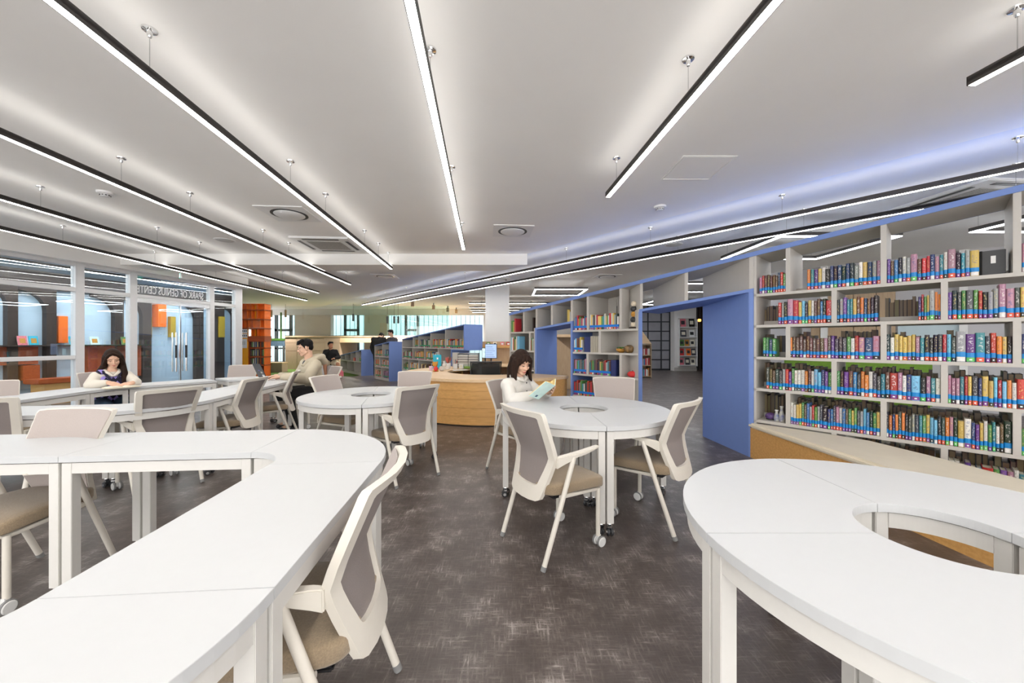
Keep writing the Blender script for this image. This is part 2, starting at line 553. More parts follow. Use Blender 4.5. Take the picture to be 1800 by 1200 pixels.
F, H0, V0 = 655.0, 1.3, 599.5
def G(u, v, z):
    """where the sight line (u, v) meets the level z: used to lay the room out from measured points"""
    y = (H0 - z) * F / (v - V0)
    return Vector(((u - 900) / F * y, y, z))
def D(u, v, y):
    return Vector(((u - 900) / F * y, y, H0 - (v - V0) / F * y))

# ------------------------------------------------------------------ bookcase axis (runs away to the far left)
O = Vector((2.677, 4.205, 0))
E1 = Vector((-0.6597, 0.7515, 0))
N1 = Vector((0.7515, 0.6597, 0))
BKM = Matrix(((E1.x, N1.x, 0, O.x), (E1.y, N1.y, 0, O.y), (0, 0, 1, 0), (0, 0, 0, 1)))   # local (s, d, z)
def us(u, d=0.0):
    k = (u - 900) / F
    px, py = O.x + N1.x * d, O.y + N1.y * d
    return (k * py - px) / (E1.x - k * E1.y)
def BK(s, d, z=0.0):
    return O + E1 * s + N1 * d + Vector((0, 0, z))
LD = Vector((-50 / 655, 1, 0)).normalized()           # direction of the lamps over the tables
LANG = math.atan2(-LD.x, LD.y)

# ------------------------------------------------------------------ shell
struct('floor', MB().box(-13.6, 16, -3.3, 20.6, -0.1, 0), M['floor'])
SB = 0.2
def lineX(y, d):
    return O.x + (d - N1.y * (y - O.y)) / N1.x
mainc = [(-13.6, -3.3), (lineX(-3.3, SB), -3.3), (lineX(20.6, SB), 20.6), (-13.6, 20.6)]
struct('ceiling', MB().prism(mainc, 3.0, 3.1), M['ceiling'])
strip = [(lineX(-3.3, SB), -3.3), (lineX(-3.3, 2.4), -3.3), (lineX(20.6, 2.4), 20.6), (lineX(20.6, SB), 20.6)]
struct('ceiling_cool_light', MB().prism(strip, 3.0, 3.1), M['ceilcoollight'])  # flat ceiling strip with cool lamp light put into its colour
rightc = [(lineX(-3.3, 2.4), -3.3), (16, -3.3), (16, 20.6), (lineX(20.6, 2.4), 20.6)]
struct('ceiling_right', MB().prism(rightc, 3.0, 3.1), M['ceiling'])
struct('trim_ceiling_beam', MB().prism([(-7.75, 7.22), (lineX(7.22, SB), 7.22), (lineX(7.85, SB), 7.85), (-7.65, 7.85)], 2.785, 2.999), M['ceiling'])
rw = struct('wall_rear', MB().box(-13.6, 16, -3.3, -3.2, 0, 0.12).box(-13.6, 16, -3.3, -3.2, 2.9, 3.0), M['plaster'])
for i in range(13):
    struct('mullion', MB().box(-12.6 + i * 2.38 - 0.04, -12.6 + i * 2.38 + 0.04, -3.3, -3.2, 0.12, 2.9), M['frame'], rw)
struct('wall_right', MB().box(16, 16.2, -3.3, 20.6, 0, 3.0), M['greywall'])

wlf = struct('wall_left_far', MB().box(-13.8, -13.6, -3.3, 17.9, 0, 3.0).box(-13.8, -13.6, 17.9, 20.6, 0, 0.3).box(-13.8, -13.6, 17.9, 20.6, 2.8, 3.0), M['plaster'])  # unseen side wall; its window opening is added to light the far zone
for i in range(3):
    struct('window_post', MB().box(-13.75, -13.62, 17.9 + i * 1.2, 18.0 + i * 1.2, 0.3, 2.8), M['graphite'], wlf)

# glass wall on the left
GA = Vector((-8.04, 5.85, 0))
GE = Vector((0.164, 0.986, 0)).normalized()
GN = Vector((-GE.y, GE.x, 0))
GM = Matrix(((GE.x, GN.x, 0, GA.x), (GE.y, GN.y, 0, GA.y), (0, 0, 1, 0), (0, 0, 0, 1)))
def gt(u, off=0.0):
    k = (u - 900) / F
    px, py = GA.x + GN.x * off, GA.y + GN.y * off
    return (k * py - px) / (GE.x - k * GE.y)
def gz(u, v, off=0.0):
    t = gt(u, off)
    return H0 - (v - V0) / F * (GA.y + GE.y * t + GN.y * off)
TB = 2.2
def gbox(t0, t1, d0, d1, z0, z1):
    return MB().box(t0, t1, d0, d1, z0, z1, GM)
struct('trim_soffit', gbox(-6, gt(424), -0.22, 0.1, 2.72, 3.0), M['ceiling'])
posts = [(130, 146), (226, 239), (367, 375), (412, 424)]
pt = [(gt(a), gt(b)) for a, b in posts]
root = struct('wall_left_glazing', gbox(-6, gt(424), -0.03, 0.05, 0, 0.08), M['frame'])
for a, b in pt:
    struct('mullion', gbox(a, b, -0.04, 0.08, 0.08, 2.72), M['frame'], root, world=True, bevel=0.004)
for t in (-2.6, -4.4):
    struct('mullion', gbox(t, t + 0.12, -0.04, 0.08, 0.08, 2.72), M['frame'], root, world=True, bevel=0.004)
bays = [(-2.48, pt[0][0]), (pt[0][1], pt[1][0]), (pt[1][1], pt[2][0]), (pt[2][1], pt[3][0])]
for i, (a, b) in enumerate(bays):
    w = struct('window_%d' % (i + 1), gbox(a, b, -0.035, 0.05, TB - 0.0, TB + 0.075), M['frame'], bevel=0.004)
    struct('head_rail', gbox(a, b, -0.03, 0.05, 2.66, 2.72), M['frame'], w, world=True)
    struct('pane', gbox(a, b, 0.0, 0.012, TB + 0.075, 2.66), M['glass'], w, world=True)
    if i != 2:
        struct('pane', gbox(a, b, 0.0, 0.012, 0.08, 0.98 if i == 0 else TB), M['glass'], w, world=True)
    if i == 0:
        struct('middle_rail', gbox(a, b, -0.035, 0.05, 0.98, 1.05), M['frame'], w, world=True, bevel=0.004)
        struct('pane', gbox(a, b, 0.0, 0.012, 1.05, TB), M['glass'], w, world=True)
    if i == 2:
        # reversed lettering on the transom pane: it is read from the corridor
        cu = bpy.data.curves.new('sign_lettering', 'FONT')
        cu.body = 'SPARK OF GENIUS CENTER'
        cu.size = 0.225
        cu.space_character = 1.04
        cu.extrude = 0.002
        t_end = b - 0.14
        lm = GM @ Matrix.Translation((t_end, -0.006, 2.315)) @ Matrix(((-1, 0, 0, 0), (0, 0, 1, 0), (0, 1, 0, 0), (0, 0, 0, 1)))
        cu.materials.append(M['white'])
        lo = bpy.data.objects.new('sign_lettering', cu)
        dg = bpy.context.evaluated_depsgraph_get()
        C.objects.link(lo)
        dg.update()
        lme = bpy.data.meshes.new_from_object(lo.evaluated_get(dg))
        bpy.data.objects.remove(lo)
        xs = [v.co.x for v in lme.vertices]
        k = (b - a - 0.06) / max(xs) * 0.99
        for v in lme.vertices:
            v.co.x *= k
        lme.materials.clear()
        lme.materials.append(M['white'])
        place(bpy.data.objects.new('sign_lettering', lme), w, lm)
# double glass door under the transom
a, b = bays[2]
mid = a + (b - a) * 0.56
door = struct('door_1', gbox(a, b, -0.03, 0.04, TB - 0.09, TB - 0.002), M['chrome'], bevel=0.004)
for x0, x1, h in ((a + 0.02, mid - 0.01, mid - 0.12), (mid + 0.01, b - 0.02, mid + 0.10)):
    lf = struct('door_leaf', gbox(x0, x1, -0.005, 0.008, 0.02, TB - 0.1), M['glass'], door, world=True)
    struct('door_rail', gbox(x0, x1, -0.02, 0.02, 0.02, 0.1), M['chrome'], door, world=True)
    hb = MB()
    for dd in (-0.05, 0.055):
        hb.tube([GM @ Vector((h, dd, 0.62)), GM @ Vector((h, dd, 1.50))], 0.016)
    struct('door_handle', hb, M['chrome'], door, world=True, smooth=True)
    struct('handle_grip', MB().tube([GM @ Vector((h, -0.05, 0.93)), GM @ Vector((h, -0.05, 1.22))], 0.022), M['black'], door, world=True, smooth=True)
struct('door_post', gbox(mid - 0.012, mid + 0.012, -0.02, 0.02, 0.02, TB - 0.09), M['chrome'], door, world=True)

# corridor behind the glass
CW = 2.3
TE = gt(422.5, CW)
wl = struct('wall_left', gbox(-8, TE, CW, CW + 0.2, 0, 3.0), M['bluewall'])
tq = gt(424)
struct('wall_left_return', MB().prism([(tq - 0.06, 0.1), (tq, 0.1), (TE, CW), (TE - 0.2, CW)], 0, 3.0, GM), M['bluewall'])
def cwb(u0, u1, z0, z1, dep=0.12, d0=0.0):
    return gbox(gt(u0, CW), gt(u1, CW), CW - dep - d0, CW - d0, z0, z1)
def arch(u0, u1, uc, zt):
    """walnut pier with half an arch on its left side that springs towards uc"""
    mb = cwb(u0, u1, 0, 2.75)
    t0, tc = gt(u0, CW), gt(uc, CW)
    r = min(0.42, abs(t0 - tc))
    sg = -1
    for k in range(8):
        a0, a1 = k * PI / 16, (k + 1) * PI / 16
        xs = [t0 - r + r * math.cos(a0), t0 - r + r * math.cos(a1)]
        zs = [zt - r + r * math.sin(a0), zt - r + r * math.sin(a1)]
        q = [Vector((xs[0], CW - 0.12, zs[0])), Vector((xs[0], CW - 0.12, 2.75)), Vector((xs[1], CW - 0.12, 2.75)), Vector((xs[1], CW - 0.12, zs[1]))]
        q2 = [p + Vector((0, 0.12, 0)) for p in q]
        mb.hexa([GM @ p for p in q], [GM @ p for p in q2])
    return mb
for u0, u1, uc in ((5, 24, -40), (74, 92, 25), (195, 211, 157), (244, 260, 212), (339, 352, 300), (376, 389, 352), (405, 414, 392)):
    struct('arch_pier', arch(u0, u1, uc, 2.35), M['brown'], wl)
struct('arch_lintel', gbox(-8, TE - 0.25, CW - 0.125, CW, 2.42, 2.78), M['brown'], wl)
for u0, u1, v0, v1, m, dep in ((-40, 61, 609, 641, 'rust', 0.10), (30, 60, 641, 667, 'rust', 0.16), (99, 116, 555, 602, 'orange', 0.06), (147, 224, 606, 656, 'rust', 0.12), (225, 243, 606, 660, 'rust', 0.1), (267, 282, 535, 574, 'orange', 0.2), (253, 262, 556, 592, 'mustard', 0.1), (295, 304, 556, 592, 'mustard', 0.1), (378, 388, 556, 592, 'mustard', 0.16)):
    t = (u0 + u1) / 2
    struct('wall_panel', cwb(u0, u1, gz(t, v1, CW), gz(t, v0, CW), dep), M[m], wl, bevel=0.003)
struct('ledge', cwb(-60, 244, gz(100, 607.5, CW), gz(100, 605.5, CW), 0.28), M['brown'], wl)
stool = thing('corridor_bench', 'orange wooden bench with a rust top behind the glass wall, left of the reading woman', 'bench', GM @ Vector((gt(104, 1.9), 1.9, 0)), math.atan2(GE.y, GE.x))
zt = gz(104, 663, 1.9)
part('seat', MB().box(-0.42, 0.42, -0.22, 0.22, zt - 0.1, zt), M['rust'], stool, bevel=0.015)
part('body', MB().box(-0.33, 0.4, -0.18, 0.18, 0, zt - 0.1), M['oak'], stool, bevel=0.006)
for k, (u, w, c) in enumerate(((40, 13, 'pink'), (60, 13, 'cyan'), (127, 9, 'cyan'), (167, 16, 'mint'), (219, 11, 'leaf'))):
    nm = ('pink', 'turquoise', 'teal', 'mint', 'green')[k]
    wh = ('first', 'second', 'third', 'fourth', 'fifth')[k]
    bk = thing('picture_book', 'upright %s picture book, %s from the left on the corridor ledge' % (nm, wh), 'book', GM @ Vector((gt(u, CW - 0.18), CW - 0.18, gz(100, 605.5, CW))), math.atan2(GE.y, GE.x), 'picture books on the corridor ledge')
    wd = w * 0.0052
    tilt = Matrix.Rotation(R(-12), 4, 'X')
    part('cover', MB().box(-wd, wd, -0.012, 0, 0, 0.19, tilt), M[c], bk, bevel=0.002)
    part('page_block', MB().box(-wd + 0.004, wd - 0.004, 0.0, 0.012, 0.003, 0.187, tilt), M['paper'], bk)
    part('picture', MB().box(-wd * 0.6, wd * 0.6, -0.0135, -0.012, 0.04, 0.14, tilt), M['gold'], bk)

# far wall with the three bands of window
BY = 19.6
def bx(u, y=BY):
    return (u - 900) / F * y
wz = H0 + (V0 - 553) / F * BY
wb2 = struct('wall_back', MB().box(-13.6, 16, BY, BY + 0.3, wz, 3.0), M['plaster'])
for u0, u1, m in ((440, 462, 'concrete'), (519, 582, 'sandwall'), (641, 681, 'sandwall'), (850, 1500, 'plaster')):
    struct('pier', MB().box(bx(u0), bx(u1), BY - 0.05, BY + 0.3, 0, wz), M[m], wb2)
k = 5
for u0, u1, p0, p1 in ((462, 519, (482, 486.5), (508, 512)), (582, 641, (604, 607.5), (627, 630)), (681, 850, (711, 715), (732, 735.5))):
    w = struct('window_%d' % k, MB().box(bx(u0), bx(u1), BY, BY + 0.1, 0.0, 0.25), M['graphite'])
    k += 1
    zb = H0 - (579.5 - V0) / F * BY
    for q in (p0, p1):
        struct('window_post', MB().box(bx(q[0]), bx(q[1]), BY + 0.02, BY + 0.14, 0.25, wz), M['graphite'], w, world=True)
    struct('window_transom', MB().box(bx(p0[0]), bx(p1[1]), BY + 0.02, BY + 0.14, zb - 0.06, zb + 0.06), M['graphite'], w, world=True)
    struct('window_transom', MB().box(bx(p0[0]), bx(p1[1]), BY + 0.02, BY + 0.14, 0.9, 0.98), M['graphite'], w, world=True)
    struct('pane', MB().box(bx(u0), bx(u1), BY + 0.06, BY + 0.072, 0.25, wz), M['winglass'], w, world=True)
# translucent channel-glass building across the yard
fac = struct('wall_outside', MB().box(-19, 6, 24.3, 24.5, -1, 7), M['channel'])
x = -18.6
while x < 2.0:
    me = None
    o = part('glass_plank', MB().box(x, x + 0.27, 24.18, 24.3, -1, 7), M['channel'], fac, bevel=0.02)
    x += 0.30
struct('ground_outside', MB().box(-19, 6, 19.9, 24.3, -0.4, -0.1), M['concrete'])

# reading platform clad in pale wood, with a low tunnel
PY = 17.3
pz = H0 + (V0 - 591) / F * PY
def px(u, y=PY):
    return (u - 900) / F * y
plat = thing('wooden_platform', 'pale wood panelled reading platform with a tunnel, behind the seated readers', 'platform', (px(600), PY, 0))
part('body', MB().box(px(501), px(597), PY + 0.03, BY - 0.3, 0, pz - 0.02).box(px(662), px(800), PY + 0.03, BY - 0.3, 0, pz - 0.02).box(px(597), px(662), PY + 0.03, BY - 0.3, 1.25, pz - 0.02), M['beech'], plat, world=True)
part('tunnel_floor', MB().box(px(597), px(662), PY, BY - 0.3, 0.0, 0.2), M['beech'], plat, world=True)
part('top_cap', MB().box(px(500), px(802), PY - 0.03, BY - 0.25, pz - 0.02, pz + 0.02), M['oaktop'], plat, world=True)
zs = [0, 0.86, 1.24, pz - 0.02]
xs = [501, 522, 545, 571, 597]
for i in range(4):
    for j in range(3):
        part('panel', MB().box(px(xs[i]) + 0.006, px(xs[i + 1]) - 0.006, PY, PY + 0.03, zs[j] + 0.006, zs[j + 1] - 0.006), M['beech'], plat, world=True, bevel=0.003)
for u0, u1 in ((597, 662), (662, 730), (730, 800)):
    part('panel', MB().box(px(u0) + 0.006, px(u1) - 0.006, PY, PY + 0.03, 1.25, pz - 0.026), M['oaktop'], plat, world=True, bevel=0.003)
part('panel', MB().box(px(662) + 0.006, px(800) - 0.006, PY, PY + 0.03, 0.006, 1.244), M['beech'], plat, world=True, bevel=0.003)
gl = thing('glass_balustrade', 'clear green-tinted glass screen standing on top of the wooden platform', 'glass screen', (px(640), PY + 0.4, pz + 0.02))
for u0, u1 in ((502, 600), (600, 700), (700, 790)):
    part('pane', MB().box(px(u0, PY + 0.4) + 0.01, px(u1, PY + 0.4) - 0.01, PY + 0.4, PY + 0.412, pz + 0.02, 2.98), M['glass' if u0 < 590 else 'greenglass'], gl, world=True)
part('bottom_channel', MB().box(px(502, PY + 0.4), px(790, PY + 0.4), PY + 0.38, PY + 0.43, pz + 0.02, pz + 0.06), M['steel'], gl, world=True)
cp = single('green_carpet', MB().box(-11.5, -5.9, 13.95, PY - 0.02, 0, 0.012), M['green'], 'grass green carpet in front of the wooden platform', 'carpet', (0, 0, 0))
# green planted beam and blue lettered panel left of the platform
gb = thing('green_post_frame', 'green planted beam with an upright green post left of the wooden platform', 'frame', (px(483, 18.2), 18.2, 0))
part('post', MB().tube([(px(494, 18.2), 18.2, 1.45), (px(494, 18.2), 18.2, 2.72)], 0.04), M['leaf'], gb, world=True, smooth=True)
part('beam', MB().box(px(450, 18.2), px(501, 18.2), 18.15, 18.3, 1.33, 1.45), M['leaf'], gb, world=True, bevel=0.02)
part('panel', MB().box(px(450, 18.2), px(501, 18.2), 18.18, 18.26, 1.08, 1.33), mat('slate_blue_panel', (0.10, 0.17, 0.25), 0.6, noise=0.3, nscale=9), gb, world=True)
part('support', MB().box(px(452, 18.2), px(455, 18.2), 18.18, 18.26, 0, 1.08).box(px(497, 18.2), px(499.5, 18.2), 18.18, 18.26, 0, 1.08), M['graphite'], gb, world=True)
lb = thing('low_wooden_bench', 'low pale wooden box bench on green carpet left of the platform', 'bench', (px(480, 15.8), 15.8, 0.012))
part('body', MB().box(-0.55, 0.5, -0.2, 0.2, 0, 0.36), M['beech'], lb, bevel=0.006)
part('seat', MB().box(-0.57, 0.52, -0.22, 0.22, 0.36, 0.41), M['oaktop'], lb, bevel=0.01)

# ------------------------------------------------------------------ right-hand zone behind the bookcase
struct('wall_partition', MB().box(-6, 1.68, 6.2, 6.4, 0, 3.0, BKM), M['greywall'])
struct('trim_1', MB().box(us(1443, 6.1), us(1455, 6.1) + 0.0, 6.05, 6.2, 0, 3.0, BKM).box(us(1686, 6.1), us(1701, 6.1), 6.05, 6.2, 0, 3.0, BKM), M['plaster'])
wp = thing('wood_wall_panelling', 'tan wooden wall panels seen through the gaps of the grey bookcase', 'panelling', BK(-0.5, 6.15))
for u0, u1, z0, z1 in ((1426, 1442, 0.9, 2.2), (1456, 1500, 1.02, 2.6), (1501, 1540, 1.02, 2.6), (1541, 1574, 1.02, 2.6)):
    part('panel', MB().box(us(u0, 6.15), us(u1, 6.15), 6.12, 6.19, z0, z1, BKM), M['ply'], wp, world=True, bevel=0.004)
gs = thing('green_bench', 'bright green upholstered bench behind the grey bookcase', 'bench', BK(us(1510, 5.6), 5.6), math.atan2(E1.y, E1.x))
part('seat', MB().box(-1.0, 1.2, -0.25, 0.2, 0.1, 0.48), M['greensofa'], gs, bevel=0.03)
part('backrest', MB().box(-1.0, 1.2, 0.2, 0.34, 0.1, 0.98), M['greensofa'], gs, bevel=0.03)
part('plinth', MB().box(-0.97, 1.17, -0.2, 0.3, 0, 0.1), M['dark'], gs)
mw = thing('mesh_screen', 'pale blue lattice screen on the wall behind the bookcase', 'screen', BK(us(1632, 6.15), 6.15))
part('frame', MB().box(us(1690, 6.15), us(1578, 6.15), 6.14, 6.19, 1.25, 1.30, BKM).box(us(1690, 6.15), us(1578, 6.15), 6.14, 6.19, 1.95, 2.0, BKM), M['graphite'], mw, world=True)
part('panel', MB().box(us(1690, 6.15), us(1578, 6.15), 6.16, 6.19, 1.3, 1.95, BKM), M['channel'], mw, world=True)

# steel grid partition, white pier with the magazine rack and the dark doorway far behind the portal
GY = 16.9
gp = struct('wall_grid', MB().box(bx(1085, GY), bx(1180, GY), GY - 0.03, GY + 0.03, 0, 0.05), M['steelgrid'])
for u in (1085, 1094, 1116, 1138.7, 1162, 1177):
    struct('grid_bar', MB().box(bx(u, GY) - 0.025, bx(u, GY) + 0.025, GY - 0.03, GY + 0.03, 0, 2.9), M['steelgrid'], gp)
for i in range(7):
    z = H0 - ((648 - i * 16.6) - V0) / F * GY
    struct('grid_bar', MB().box(bx(1085, GY), bx(1178, GY), GY - 0.025, GY + 0.025, z - 0.025, z + 0.025), M['steelgrid'], gp)
us_ = (1085, 1094, 1116, 1138.7, 1162, 1177)
for a, b in zip(us_, us_[1:]):
    for i in range(6):
        z0 = H0 - ((648 - i * 16.6) - V0) / F * GY
        z1 = H0 - ((648 - (i + 1) * 16.6) - V0) / F * GY
        struct('pane', MB().box(bx(a, GY) + 0.025, bx(b, GY) - 0.025, GY, GY + 0.012, z0 + 0.025, z1 - 0.025), M['frost'], gp)
struct('wall_pier', MB().box(bx(1178, GY), bx(1223, 16.5), 16.45, 17.4, 0, 3.0), M['plaster'])
struct('baseboard_pier', MB().box(bx(1178, GY) - 0.01, bx(1223, 16.5) + 0.01, 16.43, 16.45, 0, 0.15), M['concrete'])
struct('wall_doorway', MB().box(bx(1222, 17.4), bx(1330, 17.4), 17.4, 17.6, 0, 3.0), M['black'])
for u in (1228, 1233, 1238):
    struct('doorway_batten', MB().box(bx(u, 17.38), bx(u + 2, 17.38), 17.34, 17.4, 0, 3.0), M['brown'])
hl = thing('hanging_lantern', 'small amber pendant lamp in the dark doorway beyond the portal', 'lamp', (bx(1229.5, 16.9), 16.9, 2.2))
part('shade', MB().lathe([(0.05, 0.12), (0.07, 0.1), (0.07, 0.02), (0.05, 0)], 12), emitter('amber_lamp', (1.0, 0.42, 0.10), 1.5), hl, smooth=True)
part('cord', MB().tube([(0, 0, 0.12), (0, 0, 0.8)], 0.006, 6), M['black'], hl)
rk = thing('magazine_rack', 'white wall rack of magazines on the pier beyond the portal', 'rack', (bx(1207, 16.4), 16.4, 0.22))
RW = 0.39
part('back_panel', MB().box(-RW, RW, 0.0, 0.03, 0, 2.2), M['white'], rk, bevel=0.004)
rows = [0.06, 0.47, 0.88, 1.28, 1.72]
for x in (-RW, RW):
    part('side', MB().box(x - 0.015, x + 0.015, -0.17, 0.0, 0, 2.05), M['white'], rk, bevel=0.004)
for z in rows:
    part('shelf', MB().box(-RW, RW, -0.17, 0.0, z - 0.03, z), M['white'], rk, bevel=0.003)
part('shade_sheet', MB().box(-RW + 0.02, RW - 0.02, -0.006, -0.001, 0.06, 2.1), M['concrete'], rk)  # grey sheet stands in for the shade behind the shelves
mg = [('dark red', 'pink', 0.36), ('black', 'blackcloth', 0.36), ('grey', 'greycloth', 0.3), ('white', 'white', 0.3), ('pale green', 'leaf', 0.28), ('yellow', 'gold', 0.28), ('white-edged', 'paper', 0.28), ('red', 'red', 0.3), ('orange', 'orange', 0.3), ('grey-blue', 'greycloth', 0.3), ('pink', 'pink', 0.3), ('charcoal', 'dark', 0.3), ('pale', 'paper', 0.3)]
lay = [(4, [-0.19, 0.19], 0), (3, [-0.17, 0.2], 2), (2, [-0.24, -0.02, 0.22], 4), (1, [-0.25, 0.05, 0.27], 7), (0, [-0.26, 0.0, 0.24], 10)]
rn = ['bottom', 'fourth', 'third', 'second', 'top']
for row, xs2, k0 in lay:
    for j, x in enumerate(xs2):
        cn, mm, h = mg[k0 + j]
        t = thing('magazine', '%s magazine leaning on the %s shelf of the white rack' % (cn, rn[row]), 'magazine', (bx(1207, 16.4) + x, 16.31, 0.22 + rows[row]), 0, 'magazines on the white rack')
        q = Matrix.Rotation(R(-10), 4, 'X')
        wd = 0.12 if len(xs2) == 2 else 0.095
        part('cover', MB().box(-wd, wd, -0.008, 0, 0, h, q), M[mm], t)
        part('picture', MB().box(-wd * 0.7, wd * 0.6, -0.0105, -0.008, h * 0.3, h * 0.75, q), M['paper' if mm in ('blackcloth', 'greycloth', 'dark') else 'dark'], t)

hs = thing('house_bookshelf', 'small wooden house-shaped bookshelf beyond the portal', 'bookshelf', (4.64, 13.4, 0))
hx0, hx1 = -0.25, 0.38
Y0 = 0.45
za = [0.06, 0.45, 0.82, 1.2]
part('side', MB().box(hx1 - 0.03, hx1, 0, Y0, 0, 1.22), M['ply'], hs, bevel=0.003)
part('side', MB().box(hx0, hx0 + 0.03, 0, Y0, 0, 1.22), M['ply'], hs, bevel=0.003)
for z in za:
    part('shelf', MB().box(hx0 + 0.03, hx1 - 0.03, 0.01, Y0, z - 0.03, z), M['ply'], hs, bevel=0.003)
part('back_panel', MB().box(hx0 + 0.03, hx1 - 0.03, Y0 - 0.02, Y0, 0, 1.2), M['ply'], hs)
part('roof', MB().prism([(hx0, 1.22), (hx1, 1.22), ((hx0 + hx1) / 2 - 0.02, 1.68), ((hx0 + hx1) / 2 - 0.1, 1.68)], 0.0, Y0, Matrix(((1, 0, 0, 0), (0, 0, 1, 0), (0, 1, 0, 0), (0, 0, 0, 1)))), M['oaktop'], hs, bevel=0.003)

# plywood reading hut seen through the second portal
ht = thing('plywood_hut', 'plywood reading hut with sloped gable seen through the farther portal', 'hut', (1.35, 10.2, 0))
hm = Matrix(((1, 0, 0, 0), (0, 0, 1, 0), (0, 1, 0, 0), (0, 0, 0, 1)))
part('gable_wall', MB().prism([(-0.22, 0), (0.9, 0), (0.9, 1.1), (0.22, 1.1), (-0.15, 1.42), (-0.22, 1.42)], 0, 0.04, hm), M['ply'], ht, bevel=0.003)
part('side_wall', MB().box(-0.22, -0.18, 0.04, 1.0, 0, 1.42), M['ply'], ht, bevel=0.003)
part('roof', MB().box(-0.3, 0.95, 0.3, 1.05, 1.42, 1.5), M['oaktop'], ht, bevel=0.003)
part('rear_wall', MB().box(-0.22, 0.9, 0.96, 1.0, 0, 1.42), M['ply'], ht)

# white column behind the desk
struct('trim_column', MB().box(px(853, 11.0), px(895, 11.0), 11.0, 11.7, 0, 3.0), M['plaster'], bevel=0.01)

# ------------------------------------------------------------------ ceiling lamps and fittings
def pendant(P, Q, wires, label, cool=False, zb=2.725, group='long pendant lamps'):
    """slim dark channel with a glowing underside, hung on wires from small chrome roses"""
    P, Q = Vector(P), Vector(Q)
    d = (Q - P); L = d.length
    t = thing('linear_pendant_lamp', label, 'lamp', (P.x, P.y, zb), math.atan2(d.y, d.x), group)
    w = 0.025
    hb = MB().box(0, L, -w, -w + 0.004, 0, 0.05).box(0, L, w - 0.004, w, 0, 0.05).box(0, 0.004, -w, w, 0, 0.05).box(L - 0.004, L, -w, w, 0, 0.05).box(0, L, -w, w, 0.018, 0.04)
    part('housing', hb, M['housing'], t)
    part('diffuser', MB().box(0.004, L - 0.004, -w + 0.004, w - 0.004, 0.001, 0.006), M[cool or 'lampdown'], t)
    if not cool:
        part('upper_diffuser', MB().box(0.004, L - 0.004, -w + 0.004, w - 0.004, 0.043, 0.047), M['lampup'], t)
    for x in wires:
        wr = part('suspension_wire', MB().tube([(x, 0, 0.045), (x, 0, 3.0 - zb)], 0.0022, 6), M['steel'], t)
        part('ceiling_rose', MB().lathe([(0.008, -0.045), (0.012, -0.035), (0.014, -0.012), (0.034, -0.008), (0.036, 0.0)], 14), M['chrome'], wr, mtx=Matrix.Translation((x, 0, 3.0 - zb)), smooth=True)
    return t

def lamp_line(end, ynear, ys, label):
    Q = Vector(end)
    P = Q - LD * ((Q.y - ynear) / LD.y)
    return pendant(Q, P, [(Q.y - y) / LD.y for y in ys], label)
lamp_line((-2.38, 7.35, 0), -2.9, (-2.4, 0.4, 2.03, 3.51, 4.29, 5.70, 6.45, 7.12), 'long pendant lamp ending above the round table, left of the middle one')
lamp_line((-0.753, 5.80, 0), -2.9, (-2.4, 0.4, 2.17, 3.63, 5.34), 'long pendant lamp running straight away in the middle of the ceiling')
lamp_line((0.949, 3.69, 0), -2.9, (-2.4, 0.4, 2.24, 3.45), 'pendant lamp whose near end points over the front right round table')
lamp_line((2.563, 2.083, 0), -2.9, (-2.4, 0.2, 1.9), 'short visible pendant lamp at the top right corner of the ceiling')
lamp_line((-4.07, 9.38, 0), 0.5, (1.2, 3.45, 4.26, 5.67, 6.42, 9.1), 'third long pendant lamp from the glass wall')
lamp_line((-5.70, 10.98, 0), 0.5, (1.2, 4.09, 5.55, 6.38, 9.0, 10.4), 'second long pendant lamp from the glass wall')
lamp_line((-7.17, 13.02, 0), 0.5, (1.2, 5.47, 7.0, 8.6, 10.5, 12.3), 'long pendant lamp nearest to the glass wall')
for nm, (x, y), lab in (('a', (-5.86, 14.58), 'long oblique pendant lamp running just in front of the bookcase top'), ('b', (-5.24, 15.05), 'long oblique pendant lamp running behind the bookcase top')):
    L = (y - 1.2) / E1.y
    pendant((x, y, 0), (x - E1.x * L, y - E1.y * L, 0), [0.6 + 1.63 * i for i in range(int(L / 1.63))], lab)
for k, (y, x0, x1) in enumerate(((14.0, -1.62, 1.5), (15.7, -1.80, 1.4), (17.1, -1.9, 1.6), (18.3, -1.95, 1.7))):
    pendant((x0, y, 0), (x1, y, 0), [0.5, 2.6], ('nearest', 'second', 'third', 'farthest')[k] + ' of the crosswise pendant lamps behind the white column', group='crosswise pendant lamps')
for k, off in enumerate((0.6, 1.15, 1.7)):  # fill lamps added to brighten the corridor
    P_, Q_ = GM @ Vector((-4.5, off, 0)), GM @ Vector((gt(416, off), off, 0))
    pendant(P_, Q_, [0.6, 2.6, 4.6, 6.6, 8.6], ('nearest', 'middle', 'farthest')[k] + ' added corridor fill lamp behind the glass wall', cool='fillcorridor', zb=2.84, group='added corridor fill lamps')
